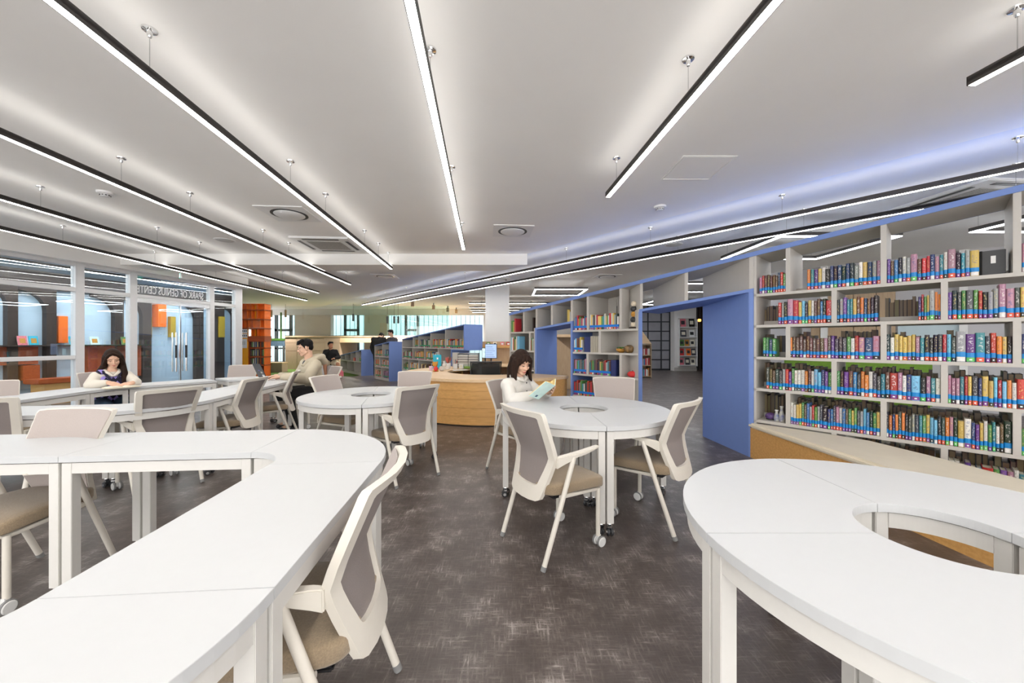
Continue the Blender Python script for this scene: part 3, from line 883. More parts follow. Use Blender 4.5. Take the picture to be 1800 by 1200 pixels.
def ring(x0, x1, y0, y1, label, ang=0.0):
    t = thing('rectangular_ring_lamp', label, 'lamp', ((x0 + x1) / 2, (y0 + y1) / 2, 2.725), ang)
    a, b = (x1 - x0) / 2, (y1 - y0) / 2
    w = 0.05
    for nm, q in (('housing', (0.012, 0.06)), ('diffuser', (0.0, 0.012))):
        mb = MB()
        i = 0.0 if nm == 'housing' else 0.004
        for bx_ in ((-a + i, a - i, -b + i, -b + w - i), (-a + i, a - i, b - w + i, b - i), (-a + i, -a + w - i, -b + w, b - w), (a - w + i, a - i, -b + w, b - w)):
            mb.box(bx_[0], bx_[1], bx_[2], bx_[3], q[0], q[1])
        part(nm, mb, M['housing' if nm == 'housing' else 'lampcool'], t)
    for sx in (-1, 1):
        for sy in (-1, 1):
            part('suspension_wire', MB().tube([(sx * (a - 0.1), sy * (b - 0.025), 0.06), (sx * (a - 0.1), sy * (b - 0.025), 0.2745)], 0.002, 6), M['steel'], t)
    return t
ring(0.62, 2.08, 10.2, 11.6, 'rectangular ring lamp hanging beyond the farther portal')
ring(3.64, 5.3, 5.05, 6.5, 'rectangular ring lamp hanging behind the near bookcase')
ring(4.2, 5.9, 9.2, 10.8, 'rectangular ring lamp farther back beyond the near portal')
ring(6.0, 7.6, 3.4, 4.9, 'rectangular ring lamp over the green bench')
ring(5.0, 6.6, 13.2, 14.6, 'rectangular ring lamp near the magazine rack pier')
ring(2.2, 3.6, 13.6, 15.0, 'rectangular ring lamp near the house-shaped bookshelf')

def ac(p, label):
    t = thing('ceiling_cassette', label, 'air conditioner', (p.x, p.y, 3.0), LANG)
    part('panel', MB().box(-0.47, 0.47, -0.47, 0.47, -0.03, 0), M['white'], t, bevel=0.01)
    part('grille', MB().box(-0.27, 0.27, -0.27, 0.27, -0.036, -0.028), mat('cassette_grille', (0.45, 0.44, 0.42), 0.6, noise=0.4, nscale=90), t)
    for k in range(4):
        q = Matrix.Rotation(k * PI / 2, 4, 'Z')
        part('louvre', MB().box(-0.29, 0.29, -0.41, -0.36, -0.034, -0.028, q), M['black'], t)
ac(G(580, 428, 3.0), 'square air conditioning cassette in the ceiling')
ac(Vector((5.35, 4.35, 3.0)), 'square air conditioning cassette above the zone behind the bookcase')
def diffuser(p, label, s=0.3):
    t = thing('air_diffuser', label, 'vent', (p.x, p.y, 3.0), LANG, 'round air diffusers')
    part('plate', MB().box(-s, s, -s, s, -0.012, 0), M['white'], t, bevel=0.003)
    part('slot', MB().lathe([(s * 0.62, -0.016), (s * 0.74, -0.016), (s * 0.74, -0.008), (s * 0.62, -0.008), (s * 0.62, -0.016)], 28, cap=False), M['black'], t)
    part('disc', MB().lathe([(0.001, -0.03), (s * 0.58, -0.03), (s * 0.62, -0.02), (s * 0.62, -0.008)], 28), M['white'], t, smooth=True)
diffuser(G(509, 375, 3.0), 'round air diffuser left of the long lamps')
diffuser(G(901, 405, 3.0), 'round air diffuser right of the middle lamp')
diffuser(G(677, 484.5, 3.0), 'distant round air diffuser above the platform side')
diffuser(G(877, 490.5, 3.0), 'distant round air diffuser above the reception desk')
diffuser(G(1067, 485, 3.0), 'distant round air diffuser above the farther portal')
for p, lab in ((G(395, 421, 3.0), 'round white ceiling speaker above the left tables'), (G(1184, 429, 3.0), 'round white ceiling speaker above the near bookcase')):
    t = thing('ceiling_speaker', lab, 'speaker', (p.x, p.y, 3.0))
    part('grille', MB().lathe([(0.001, -0.012), (0.12, -0.012), (0.13, -0.006)], 24), mat('speaker_grille', (0.6, 0.6, 0.59), 0.6, noise=0.15, nscale=120), t, smooth=True)
    part('rim', MB().lathe([(0.128, -0.010), (0.145, -0.008), (0.15, 0.0), (0.128, 0.0), (0.128, -0.010)], 24, cap=False), M['white'], t, smooth=True)
for p, lab in ((G(185, 337, 3.0), 'white smoke detector among the left lamps'), (G(1160, 362, 3.0), 'white smoke detector near the ceiling hatch')):
    t = thing('smoke_detector', lab, 'smoke detector', (p.x, p.y, 3.0))
    part('base', MB().lathe([(0.055, -0.028), (0.072, -0.022), (0.075, 0.0)], 24), M['white'], t, smooth=True)
    part('sensor', MB().lathe([(0.03, -0.055), (0.042, -0.05), (0.045, -0.028)], 20), M['white'], t, smooth=True)
    for k in range(10):
        part('vent_slot', MB().box(0.043, 0.047, -0.008, 0.008, -0.045, -0.035, Matrix.Rotation(k * PI / 5, 4, 'Z')), M['black'], t)
hp = G(1225, 295, 3.0)
hatch = thing('access_hatch', 'faint square access hatch in the ceiling', 'hatch', (hp.x, hp.y, 3.0))
part('lid', MB().box(-0.23, 0.23, -0.23, 0.23, -0.004, 0), M['ceiling'], hatch)
part('edge', MB().box(-0.25, 0.25, -0.25, -0.238, -0.003, 0).box(-0.25, 0.25, 0.238, 0.25, -0.006, 0).box(-0.25, -0.238, -0.238, 0.238, -0.006, 0).box(0.238, 0.25, -0.238, 0.238, -0.006, 0), M['ceiling'], hatch)
ex = thing('exit_sign', 'green illuminated exit sign hanging near the glass door', 'sign', D(316, 484, 8.0), math.radians(-42))
part('box', MB().box(-0.075, 0.075, 0.002, 0.03, -0.055, 0.055), M['white'], ex, bevel=0.003)
part('face', MB().box(-0.07, 0.07, -0.001, 0.002, -0.05, 0.05), M['exit'], ex)
rm = MB().ball((0.012, -0.003, 0.03), (0.009, 0.002, 0.009), 8, 6)
rm.tube([(0.008, -0.003, 0.02), (-0.005, -0.003, -0.005), (-0.022, -0.003, -0.012), (-0.03, -0.003, -0.03)], 0.005, 6).tube([(-0.005, -0.003, -0.005), (0.014, -0.003, -0.018), (0.008, -0.003, -0.038)], 0.005, 6).tube([(0.006, -0.003, 0.015), (0.026, -0.003, 0.008)], 0.004, 6).tube([(0.004, -0.003, 0.016), (-0.016, -0.003, 0.012)], 0.004, 6)
rm.box(0.036, 0.062, -0.003, -0.001, -0.042, 0.042)
part('running_figure', rm, M['exitw'], ex)
zc = 3.0 - W[ex].translation.z
part('bracket', MB().tube([(0, 0.016, 0.055), (0, 0.016, zc)], 0.006, 8), M['white'], ex)
def downlight(t, at, watts):
    l = bpy.data.lights.new('lamp_light', 'SPOT')
    l.energy = watts
    l.color = (1.0, 0.93, 0.84)
    l.spot_size = R(150)
    l.spot_blend = 0.6
    l.shadow_soft_size = 0.05
    o = bpy.data.objects.new('lamp_light', l)
    place(o, t, Matrix.Translation(at))
# track spots over the far zone
for k, (u, v) in enumerate(((725, 529), (762, 535), (787, 540), (802, 543), (811, 546))):
    p = G(u, v - 3, 3.0)
    t = thing('track_spotlight', ('first', 'second', 'third', 'fourth', 'fifth')[k] + ' small wooden spotlight from the left on the far ceiling', 'spotlight', (p.x, p.y, 3.0), 0, 'far ceiling spotlights')
    part('stem', MB().tube([(0, 0, -0.1), (0, 0, 0)], 0.02, 8), M['housing'], t)
    part('head', MB().lathe([(0.06, -0.28), (0.065, -0.26), (0.065, -0.1), (0.05, -0.09)], 12), M['ply'], t, smooth=True)
    downlight(t, (0, 0, -0.29), 130)
for k, (u, v, y) in enumerate(((477, 549, 17.0), (502, 549, 17.0), (621, 556, 16.8), (681, 560, 16.8), (693, 560, 16.8), (700, 560, 16.8))):
    p = D(u, v, y)
    t = thing('cylinder_pendant', ('first', 'second', 'third', 'fourth', 'fifth', 'sixth')[k] + ' slim cylinder pendant from the left above the platform', 'lamp', (p.x, p.y, p.z), 0, 'cylinder pendants over the platform')
    part('shade', MB().lathe([(0.04, -0.2), (0.045, -0.19), (0.045, 0.12), (0.02, 0.13)], 12), M['ply' if k < 2 else 'graphite'], t, smooth=True)
    part('cord', MB().tube([(0, 0, 0.12), (0, 0, 3.0 - p.z)], 0.006, 6), M['black'], t)
    downlight(t, (0, 0, -0.21), 130)

# ------------------------------------------------------------------ the grey and blue bookcase
LV = dict(A=1.799, B=1.454, C=1.102, D=0.752, E=0.40, F=0.05)
DEP = 0.55
BT = 0.03
def topz(s):
    s0, s1 = us(1800), us(897)
    z0 = H0 + (V0 - 323) / F * BK(s0, 0).y
    z1 = H0 + (V0 - 549) / F * BK(s1, 0).y
    return z0 + (z1 - z0) * (s - s0) / (s1 - s0)
bc = thing('bookcase', 'long grey and blue bookcase with a sloping top and two portals', 'bookcase', BK(0, 0), math.atan2(E1.y, E1.x))
def bb(s0, s1, d0, d1, z0, z1):
    return MB().box(s0, s1, d0, d1, z0, z1, BKM)
def bpart(nm, mb, m, bev=0.0, label=None):
    return part(nm, mb, M[m], bc, world=True, bevel=bev, label=label)
SN = -3.5
def slopebox(s0, s1, d0, d1, zb, zt):
    """upright block whose bottom and top follow functions of s"""
    q = lambda f, s, d: BKM @ Vector((s, d, f(s) if callable(f) else f))
    return MB().hexa([q(zb, s0, d0), q(zb, s1, d0), q(zb, s1, d1), q(zb, s0, d1)], [q(zt, s0, d0), q(zt, s1, d0), q(zt, s1, d1), q(zt, s0, d1)])
SF = us(895.8)
bpart('top_board', slopebox(SN, SF, 0.0, DEP - 0.01, lambda s: topz(s) - 0.05, lambda s: topz(s) - 0.006), 'shelf')
bpart('edge_band', slopebox(SN, SF, -0.012, 0.0, lambda s: topz(s) - 0.05, lambda s: topz(s)), 'blue', 0.001)
bpart('edge_band', slopebox(SN, SF, DEP - 0.01, DEP, lambda s: topz(s) - 0.05, lambda s: topz(s)), 'blue')
bpart('top_skin', slopebox(SN, SF, 0.0, DEP - 0.01, lambda s: topz(s) - 0.006, lambda s: topz(s)), 'blue')
under = lambda s: topz(s) - 0.05
def upright(s, z0, z1, th=0.04, m='shelf', d1=None, skew=0.0):
    f1 = z1 if callable(z1) else (lambda q: z1)
    f0 = z0 if callable(z0) else (lambda q: z0)
    d1 = DEP if d1 is None else d1
    q = lambda f, s_, d: BKM @ Vector((s_ + skew * d / DEP, d, f(s_)))
    sa, sb = s - th / 2, s + th / 2
    bpart('upright', MB().hexa([q(f0, sa, 0), q(f0, sb, 0), q(f0, sb, d1), q(f0, sa, d1)], [q(f1, sa, 0), q(f1, sb, 0), q(lambda x: f1(x + skew * d1 / DEP), sb, d1), q(lambda x: f1(x + skew * d1 / DEP), sa, d1)]), m, 0.0015)
uL = us(1325)
# near section
seq_odd = [us(1385), us(1553), us(1788)]
seq_even = [us(1466), us(1660)]
pitch = (seq_odd[0] - seq_odd[2]) / 2
while seq_odd[-1] - pitch > SN + 0.2:
    seq_odd.append(seq_odd[-1] - pitch)
while seq_even[-1] - pitch > SN + 0.2:
    seq_even.append(seq_even[-1] - pitch)
names = 'ABCDEF'
for i, nme in enumerate(names):
    bpart('shelf_board', bb(SN, uL, 0.0, DEP, LV[nme], LV[nme] + BT), 'shelf', 0.0015)
    ceil_ = under if i == 0 else LV[names[i - 1]]
    for s in (seq_odd if i % 2 == 0 else seq_even):
        upright(s, LV[nme] + BT, ceil_)
    bpart('back_stop', bb(SN, uL - 0.03, 0.26, 0.28, LV[nme] + BT, LV[nme] + BT + 0.05), 'shelf')
bpart('plinth', bb(SN, uL, 0.03, DEP - 0.03, 0, 0.05), 'shelf')
upright(uL - 0.012, 0.05, under, 0.024)
upright(SN + 0.02, 0.05, under)
# portal 1: a skewed passage lined in blue
f0, f1 = us(1325), us(1316.7)
sh = 0.72
def lint(s):
    sa, sb = us(1320), us(1127)
    za = H0 + (V0 - 507) / F * BK(sa, 0).y
    zb = H0 + (V0 - 542.5) / F * BK(sb, 0).y
    return za + (zb - za) * (s - sa) / (sb - sa)
def wedge(pts, zt, m='blue', nm='portal_jamb'):
    lo = [BKM @ Vector((s, d, 0)) for s, d in pts]
    hi = [BKM @ Vector((s, d, zt(s))) for s, d in pts]
    bpart(nm, MB().hexa(lo, hi), m, 0.002)
wedge([(f0, -0.012), (f1, -0.012), (f1 + sh, DEP), (f0, DEP)], lambda s: lint(min(s, f1)) - 0.037)
g0, g1 = us(1130), us(1124)
wedge([(g0, -0.012), (g1, -0.012), (g1 + sh, DEP), (g0 + sh, DEP)], lambda s: lint(g0) - 0.037)
bpart('portal_lintel', slopebox(f0, g1, -0.012, DEP, lambda s: lint(s) - 0.036, lambda s: lint(s)), 'blue', 0.002)
for u in (1127.5, 1206.5, 1321):
    upright(us(u), lint, under, 0.045, skew=sh)
# section between the portals
h0, h1 = us(1124), us(1006.7)
for nme in 'BCDEF':
    bpart('shelf_board', MB().prism([(h0, 0), (h1, 0), (h1, DEP), (h0 + sh, DEP)], LV[nme], LV[nme] + BT, BKM), 'shelf', 0.0015)
for rng, lo, hi in (((1033, 1090.7), 'B', under), ((1054,), 'C', LV['B']), ((1032.5, 1090.7), 'D', LV['C']), ((1053.5,), 'E', LV['D']), ((1032.5, 1090.7), 'F', LV['E'])):
    for u in rng:
        upright(us(u), LV[lo] + BT, hi, d1=min(DEP, max(0.1, (us(u) - 0.03 - h0) / sh * DEP)))
bpart('plinth', bb(h0 + sh, h1, 0.03, DEP - 0.03, 0, 0.05), 'shelf')
bpart('skew_panel', MB().hexa([BKM @ Vector(p) for p in ((h0, 0.0, 0.05), (h0 + 0.025, 0.0, 0.05), (h0 + sh + 0.025, DEP, 0.05), (h0 + sh, DEP, 0.05))], [BKM @ Vector(p) for p in ((h0, 0.0, lint(g1)), (h0 + 0.025, 0.0, lint(g1)), (h0 + sh + 0.025, DEP, lint(g1)), (h0 + sh, DEP, lint(g1)))]), 'shelf')
for lo, hi, a, b in (('B', None, h0, us(1062)), ('B', None, us(1080), h1), ('C', 'B', us(1054), h0), ('C', 'B', h1, us(1030)), ('D', 'C', h0, us(1085)), ('D', 'C', us(1060), h1), ('E', 'D', h0, h1), ('F', 'E', h0, h1)):
    zt = under if hi is None else (lambda s, q=hi: LV[q])
    a, b = max(min(a, b), h0 + sh), max(a, b)
    if b - a < 0.05:
        continue
    bpart('back_panel', slopebox(a, b, DEP - 0.02, DEP - 0.004, lambda s, q=lo: LV[q] + BT, zt), 'shelf')
# portal 2
p0, p1 = us(1006.7), us(1003.8)
q0, q1 = us(944), us(941)
def lint2(s):
    sa, sb = us(1004), us(943)
    za = H0 + (V0 - 564) / F * BK(sa, 0).y
    zb = H0 + (V0 - 575.5) / F * BK(sb, 0).y
    return za + (zb - za) * (s - sa) / (sb - sa)
wedge([(p0, -0.012), (p1, -0.012), (p1 + 0.02, DEP), (p0, DEP)], lambda s: lint2(p0) - 0.037)
qb = us(979, DEP)
wedge([(q0, -0.012), (q1, -0.012), (q1, DEP), (qb, DEP)], lambda s: lint2(max(s, q0)) - 0.037)
bpart('portal_lintel', slopebox(p0, q1, -0.012, DEP, lambda s: lint2(s) - 0.036, lambda s: lint2(s)), 'blue', 0.002)
for u in (943, 970, 1005):
    upright(us(u), lint2, under, 0.045)
bpart('back_panel', slopebox(p0, q1, DEP - 0.02, DEP - 0.004, lint2, under), 'shelf')
# far section
for nme in 'BCDEF':
    bpart('shelf_board', bb(q1, SF, 0.0, DEP, LV[nme], LV[nme] + BT), 'shelf', 0.0015)
upright(us(920.5), LV['B'] + BT, under)
upright(us(931), LV['C'] + BT, LV['B'])
upright(us(912), LV['D'] + BT, LV['C'])
upright(q1 + 0.02, 0.0, lambda s: lint2(q1), 0.035)
upright(SF - 0.015, 0.0, under, 0.03)
bpart('back_panel', slopebox(q1, SF, DEP - 0.02, DEP - 0.004, lambda s: 0.05, under), 'shelf')

# ------------------------------------------------------------------ books
COL = dict(k=((0.012, 0.012, 0.016), 'black'), d=((0.075, 0.08, 0.085), 'charcoal'), s=((0.36, 0.37, 0.37), 'silver grey'), w=((0.76, 0.74, 0.68), 'white'), p=((0.16, 0.06, 0.30), 'purple'), i=((0.03, 0.05, 0.17), 'navy'), b=((0.06, 0.22, 0.50), 'blue'), c=((0.18, 0.50, 0.72), 'sky blue'), t=((0.05, 0.26, 0.32), 'teal'), g=((0.10, 0.30, 0.08), 'green'), y=((0.72, 0.52, 0.14), 'yellow'), o=((0.78, 0.25, 0.05), 'orange'), r=((0.55, 0.04, 0.04), 'red'), n=((0.15, 0.075, 0.05), 'brown'), m=((0.48, 0.24, 0.34), 'mauve'))
LAB = [(0.20, 0.05, 0.27), (0.20, 0.05, 0.27), (0.20, 0.05, 0.27), (0.70, 0.10, 0.05), (0.70, 0.10, 0.05), (0.02, 0.02, 0.02), (0.12, 0.50, 0.12), (0.75, 0.73, 0.70)]
cov = MB().prism([(0, 1), (0, 0.06), (0.15, 0.015), (0.5, 0), (0.85, 0.015), (1, 0.06), (1, 1), (0.92, 1), (0.92, 0.1), (0.08, 0.1), (0.08, 1)], 0, 1).mesh('book')
cov.materials.append(M['book'])
pgm = MB().box(0.08, 0.92, 0.1, 0.97, 0.02, 0.97).mesh('page_block')
pgm.materials.append(M['paper'])
bnm = MB().prism([(-0.01, 0.4), (-0.01, 0.05), (0.15, 0.0), (0.5, -0.015), (0.85, 0.0), (1.01, 0.05), (1.01, 0.4)], 0.17, 0.33).mesh('spine_tape')
bnm.materials.append(M['band'])
lbm = MB().prism([(0.06, 0.09), (0.06, 0.035), (0.16, 0.004), (0.5, -0.010), (0.84, 0.004), (0.94, 0.035), (0.94, 0.09)], 0.02, 0.165).mesh('genre_label')
lbm.materials.append(M['genre'])
mkm = MB().box(0.36, 0.66, -0.018, 0.02, 0.065, 0.11).mesh('label_mark')
mkm.materials.append(M['white'])
ORD = ['first', 'second', 'third', 'fourth', 'fifth', 'sixth', 'seventh', 'eighth', 'ninth', 'tenth', 'eleventh', 'twelfth', 'thirteenth', 'fourteenth', 'fifteenth', 'sixteenth', 'seventeenth', 'eighteenth', 'nineteenth', 'twentieth'] + ['twenty-' + q for q in ('first', 'second', 'third', 'fourth', 'fifth', 'sixth', 'seventh', 'eighth', 'ninth')] + ['thirtieth', 'thirty-first']
rb = random.Random(11)
NB = [0]
def jit(c, a):
    k = 0.82 + rb.uniform(-a, a)
    return [max(0.004, min(0.9, q * k + rb.uniform(-0.012, 0.02))) for q in c]
def book(s, d, z, w, h, dep, colr, label, tilt=0.0):
    X = -E1
    B = Matrix(((X.x, N1.x, 0, 0), (X.y, N1.y, 0, 0), (0, 0, 1, 0), (0, 0, 0, 1)))
    mtx = Matrix.Translation(BK(s, d, z)) @ B @ Matrix.Rotation(tilt, 4, 'Y') @ Matrix.Diagonal((w, dep, h, 1))
    o = bpy.data.objects.new('book', cov)
    place(o, None, mtx)
    o['book_color'] = [float(q) for q in colr]
    lum = sum(colr) / 3
    o['title_color'] = [float(q) for q in (rb.choice([(0.8, 0.8, 0.78), (0.75, 0.6, 0.2), (0.8, 0.75, 0.7)]) if lum < 0.3 else rb.choice([(0.05, 0.05, 0.06), (0.45, 0.05, 0.05), (0.05, 0.08, 0.25)]))]
    tag(o, label, 'book', 'library books on the near bookcase')
    ident = Matrix.Identity(4)
    for nm, me in (('page_block', pgm), ('spine_tape', bnm), ('genre_label', lbm), ('label_mark', mkm)):
        c = bpy.data.objects.new(nm, me)
        place(c, o, ident.copy())
        if nm == 'genre_label':
            c['label_color'] = [float(q) for q in rb.choice(LAB)]
    NB[0] += 1
def fill(codes, u0, u1, level, where, tall=0.225, lean=0.0):
    s0, s1 = us(u0), us(u1)
    ws = []
    for ch in codes:
        k = 1.0
        if ch.isupper():
            k = 1.75
        ws.append(k * rb.uniform(0.85, 1.15))
    tot = sum(ws)
    k = (s0 - s1) / tot
    s = s0
    z = LV[level] + BT
    for j, ch in enumerate(codes):
        w = ws[j] * k
        h = tall * rb.uniform(0.88, 1.06) * (1.07 if ch.isupper() else 1.0)
        c, nm = COL[ch.lower()]
        wide = 'wide ' if ch.isupper() else ''
        book(s, 0.012 + rb.uniform(0, 0.012), z, w - 0.0015, h, rb.uniform(0.13, 0.17), jit(c, 0.18), '%s%s book, %s from left, %s' % (wide, nm, ORD[j], where), lean)
        s -= w
T1, T2, T3, T4, T5, T6 = 'top shelf', 'second shelf', 'third shelf', 'fourth shelf', 'fifth shelf', 'lowest visible shelf'
fill('mrnnnnnirg', 1334, 1381, 'A', 'narrow compartment of the top shelf', 0.20)
fill('otpywkikikikswyism', 1418, 1549, 'A', 'second compartment of the top shelf', 0.215)
fill('pnbkwsMnrrimtwMktsY', 1559, 1722, 'A', 'third compartment of the top shelf', 0.215)
fill('mgr', 1797, 1840, 'A', 'compartment at the right end of the top shelf', 0.23)
fill('rskMRylkywnnbkR'.replace('l', 'c'), 1367, 1462, 'B', 'first compartment of the second shelf', 0.235)
fill('kspttynoinkk', 1470, 1543, 'B', 'second compartment of the second shelf', 0.235)
fill('irgySoo', 1614, 1654, 'B', 'right end of the second compartment, second shelf', 0.225)
fill('pkdgDgrkssMMdyi', 1666, 1812, 'B', 'third compartment of the second shelf', 0.235)
fill('ggig', 1340, 1363, 'C', 'narrow compartment of the third shelf', 0.205)
fill('onnnnnnnnnmnpdddgwrMIM', 1387, 1546, 'C', 'second compartment of the third shelf', 0.215)
fill('kwyyyyymtkkkdrcdSDTdroyk'.replace('D', 'P'), 1557, 1780, 'C', 'third compartment of the third shelf', 0.225)
fill('idon', 1796, 1840, 'C', 'compartment at the right end of the third shelf', 0.225)
fill('dnnddsrpgwwwonwccipg', 1346, 1462, 'D', 'first compartment of the fourth shelf', 0.225)
fill('gkpnbdoowddtnRmwiCkmtw', 1470, 1654, 'D', 'second compartment of the fourth shelf', 0.225)
fill('mmmtryDiYycrcowRy', 1666, 1812, 'D', 'third compartment of the fourth shelf', 0.225)
fill('wwyygnbsrgsdKibdmwbngygdscbkgy', 1389, 1547, 'E', 'second compartment of the fifth shelf', 0.225)
fill('koiodokdsdtgycckdomkYWipywgtwnK', 1557, 1780, 'E', 'third compartment of the fifth shelf', 0.225)
fill('gkir', 1796, 1840, 'E', 'compartment at the right end of the fifth shelf', 0.225)
fill('wwwpncRgpmwt', 1668, 1806, 'F', 'right compartment of the lowest visible shelf', 0.225)
# box file at the end of the top shelf and the little things between the books
bf = thing('box_file', 'black box file with a pale label standing on the top shelf', 'box file', BK(us(1724), 0.1, LV['A'] + BT), math.atan2(-E1.y, -E1.x))
part('body', MB().box(0, 0.13, 0, 0.2, 0, 0.205), M['dark'], bf, bevel=0.003)
part('label', MB().box(0.055, 0.08, -0.002, 0.001, 0.10, 0.16), M['white'], bf)
part('spine', MB().box(-0.002, 0.012, -0.003, 0.2, 0, 0.206), M['blackcloth'], bf)
stn = thing('purple_stone', 'rounded purple stone ornament beside two painted vases on the shelf', 'ornament', BK(us(1349), 0.12, LV['E'] + BT))
part('body', MB().ball((0, 0, 0.04), (0.055, 0.05, 0.04), 14, 10), mat('purple_geode', (0.10, 0.05, 0.18), 0.4, noise=0.5, nscale=50), stn, smooth=True)
part('base', MB().lathe([(0.04, 0), (0.045, 0.004), (0.04, 0.012)], 14), M['dark'], stn)
vz = mat('painted_porcelain', (0.70, 0.68, 0.50), 0.3, nscale=22, col2=(0.10, 0.13, 0.35))
for k, (u, h) in enumerate(((1361, 0.115), (1370, 0.16))):
    t = thing('painted_vase', ('short' if k == 0 else 'tall') + ' cream and blue painted vase beside the purple stone', 'vase', BK(us(u), 0.09, LV['E'] + BT))
    part('body', MB().lathe([(0.022, 0), (0.028, h * 0.2), (0.024, h * 0.5), (0.012, h * 0.8), (0.016, h)], 14), vz, t, smooth=True)
    part('lip', MB().lathe([(0.012, h - 0.004), (0.019, h), (0.016, h + 0.006), (0.01, h + 0.004)], 14), M['white'], t, smooth=True)

# every other book of the room, too small to single out
st = MB()
def srow(fr, s0, s1, z, tall, codes, d=0.015, dep=0.15, band=None, wmin=0.018, wmax=0.034):
    """a run of upright volumes between two points of a bookcase frame"""
    s = s0
    k = 0
    sg = 1 if s1 > s0 else -1
    while abs(s1 - s) > wmin:
        w = rb.uniform(wmin, wmax)
        if w > abs(s1 - s):
            break
        h = tall * rb.uniform(0.82, 1.08)
        st.col = jit(COL[codes[k % len(codes)]][0], 0.2)
        a, b = s, s + sg * (w - 0.0015)
        st.box(min(a, b), max(a, b), d, d + dep, z, z + h, fr)
        st.col = (0.62, 0.56, 0.44)
        st.box(min(a, b) + 0.003, max(a, b) - 0.003, d + 0.008, d + dep - 0.004, z + h - 0.006, z + h + 0.0008, fr)
        if band:
            st.col = band
            st.box(min(a, b) - 0.0004, max(a, b) + 0.0004, d - 0.0015, d + 0.02, z + h * 0.0 + 0.035, z + 0.07, fr)
            st.col = rb.choice(LAB)
            st.box(min(a, b) + 0.002, max(a, b) - 0.002, d - 0.0012, d + 0.02, z + 0.006, z + 0.032, fr)
        s += sg * w
        k += 1
def backs(u0, u1, level, hs=0.235):
    s0, s1 = us(u0, 0.3), us(u1, 0.3)
    s = s0
    while s > s1 + 0.02:
        w = rb.uniform(0.022, 0.042)
        h = hs * rb.uniform(0.85, 1.1)
        st.col = jit(rb.choice([(0.20, 0.135, 0.07), (0.16, 0.11, 0.06), (0.25, 0.18, 0.10)]), 0.2)
        st.box(s - w + 0.004, s - 0.003, 0.315, 0.5, LV[level] + BT, LV[level] + BT + h, BKM)
        st.col = jit(rb.choice([(0.05, 0.04, 0.04), (0.12, 0.03, 0.02), (0.03, 0.04, 0.07), (0.10, 0.08, 0.05)]), 0.2)
        for e in (s - w + 0.0015, s - 0.003):
            st.box(e, e + 0.0022, 0.31, 0.5, LV[level] + BT, LV[level] + BT + h + 0.003, BKM)
        s -= w
backs(1342, 1378, 'B', 0.21); backs(1556, 1618, 'B', 0.22); backs(1326, 1378, 'C', 0.23)
backs(1400, 1432, 'C', 0.25); backs(1478, 1545, 'C', 0.26); backs(1562, 1620, 'C', 0.25); backs(1640, 1700, 'C', 0.25)
for u0, u1 in ((1340, 1460), (1473, 1652), (1668, 1800)):
    backs(u0, u1, 'D', 0.25)
for u0, u1 in ((1326, 1379), (1392, 1545), (1560, 1778)):
    backs(u0, u1, 'E', 0.255)
backs(1500, 1650, 'F', 0.24); backs(1668, 1800, 'F', 0.25)
BLUEB = (0.0, 0.17, 0.62)
for u0, u1, lv, codes in ((1008, 1031, 'B', 'sbrogmrw'), (1036, 1088, 'B', 'wysdwryygtwygwr'), (1008, 1024, 'C', 'wcnny'), (1008, 1030, 'D', 'nmgtnsdt'), (1035.5, 1072, 'D', 'tngdnkdygnrs'), (1008, 1050, 'E', 'rnrnmgtwkd')):
    srow(BKM, us(u0), us(u1), LV[lv] + BT, 0.225, codes, band=BLUEB)
st.col = (0.02, 0.03, 0.13)
st.box(us(1081.5), us(1073), 0.015, 0.17, LV['D'] + BT, LV['D'] + BT + 0.24, BKM)
st.box(us(1036), us(1026), 0.015, 0.17, LV['C'] + BT, LV['C'] + BT + 0.24, BKM)
for k in range(5):
    st.col = (0.40, 0.37, 0.30)
    a = us(1036.5 + 3 * k); b = us(1039 + 3 * k)
    st.box(b, a, 0.02, 0.17, LV['C'] + BT, LV['C'] + BT + 0.25, BKM)
srow(BKM, us(996), us(1004), lint2(us(1000)), 0.2, 'yys')
srow(BKM, us(898), us(908), LV['B'] + BT, 0.24, 'gyrgc', wmin=0.03, wmax=0.05)
srow(BKM, us(935), us(940), LV['B'] + BT, 0.27, 'kw', wmin=0.03, wmax=0.05)
srow(BKM, us(897), us(912), LV['C'] + BT, 0.25, 'cwrgywc', wmin=0.025, wmax=0.04)
srow(BKM, us(930), us(941), LV['C'] + BT, 0.23, 'krgwk')

# ornaments between the portals
tp = thing('carved_totem', 'carved totem of stacked pale and dark heads on the shelf', 'statue', BK(us(1109), 0.075, LV['B'] + BT))
part('base', MB().lathe([(0.07, 0), (0.075, 0.01), (0.06, 0.025)], 14), M['brown'], tp, smooth=True)
bone = mat('carved_bone', (0.72, 0.62, 0.48), 0.5, noise=0.2, nscale=50)
for z, r, m in ((0.06, 0.042, bone), (0.13, 0.05, M['dark']), (0.21, 0.04, M['gold']), (0.285, 0.048, M['dark']), (0.355, 0.04, bone)):
    h = part('carved_head', MB().ball((0, 0, z), (r, r * 0.9, 0.045), 12, 9), m, tp, smooth=True)
    part('nose', MB().ball((-0.55 * r, -0.75 * r, z), (0.008, 0.01, 0.012), 6, 5), m, h)
pb = thing('planted_bowl', 'small succulent in a golden bowl on the shelf', 'plant', BK(us(1082), 0.15, LV['C'] + BT))
part('bowl', MB().lathe([(0.03, 0), (0.07, 0.03), (0.075, 0.06), (0.065, 0.055)], 16), M['gold'], pb, smooth=True)
lf = MB()
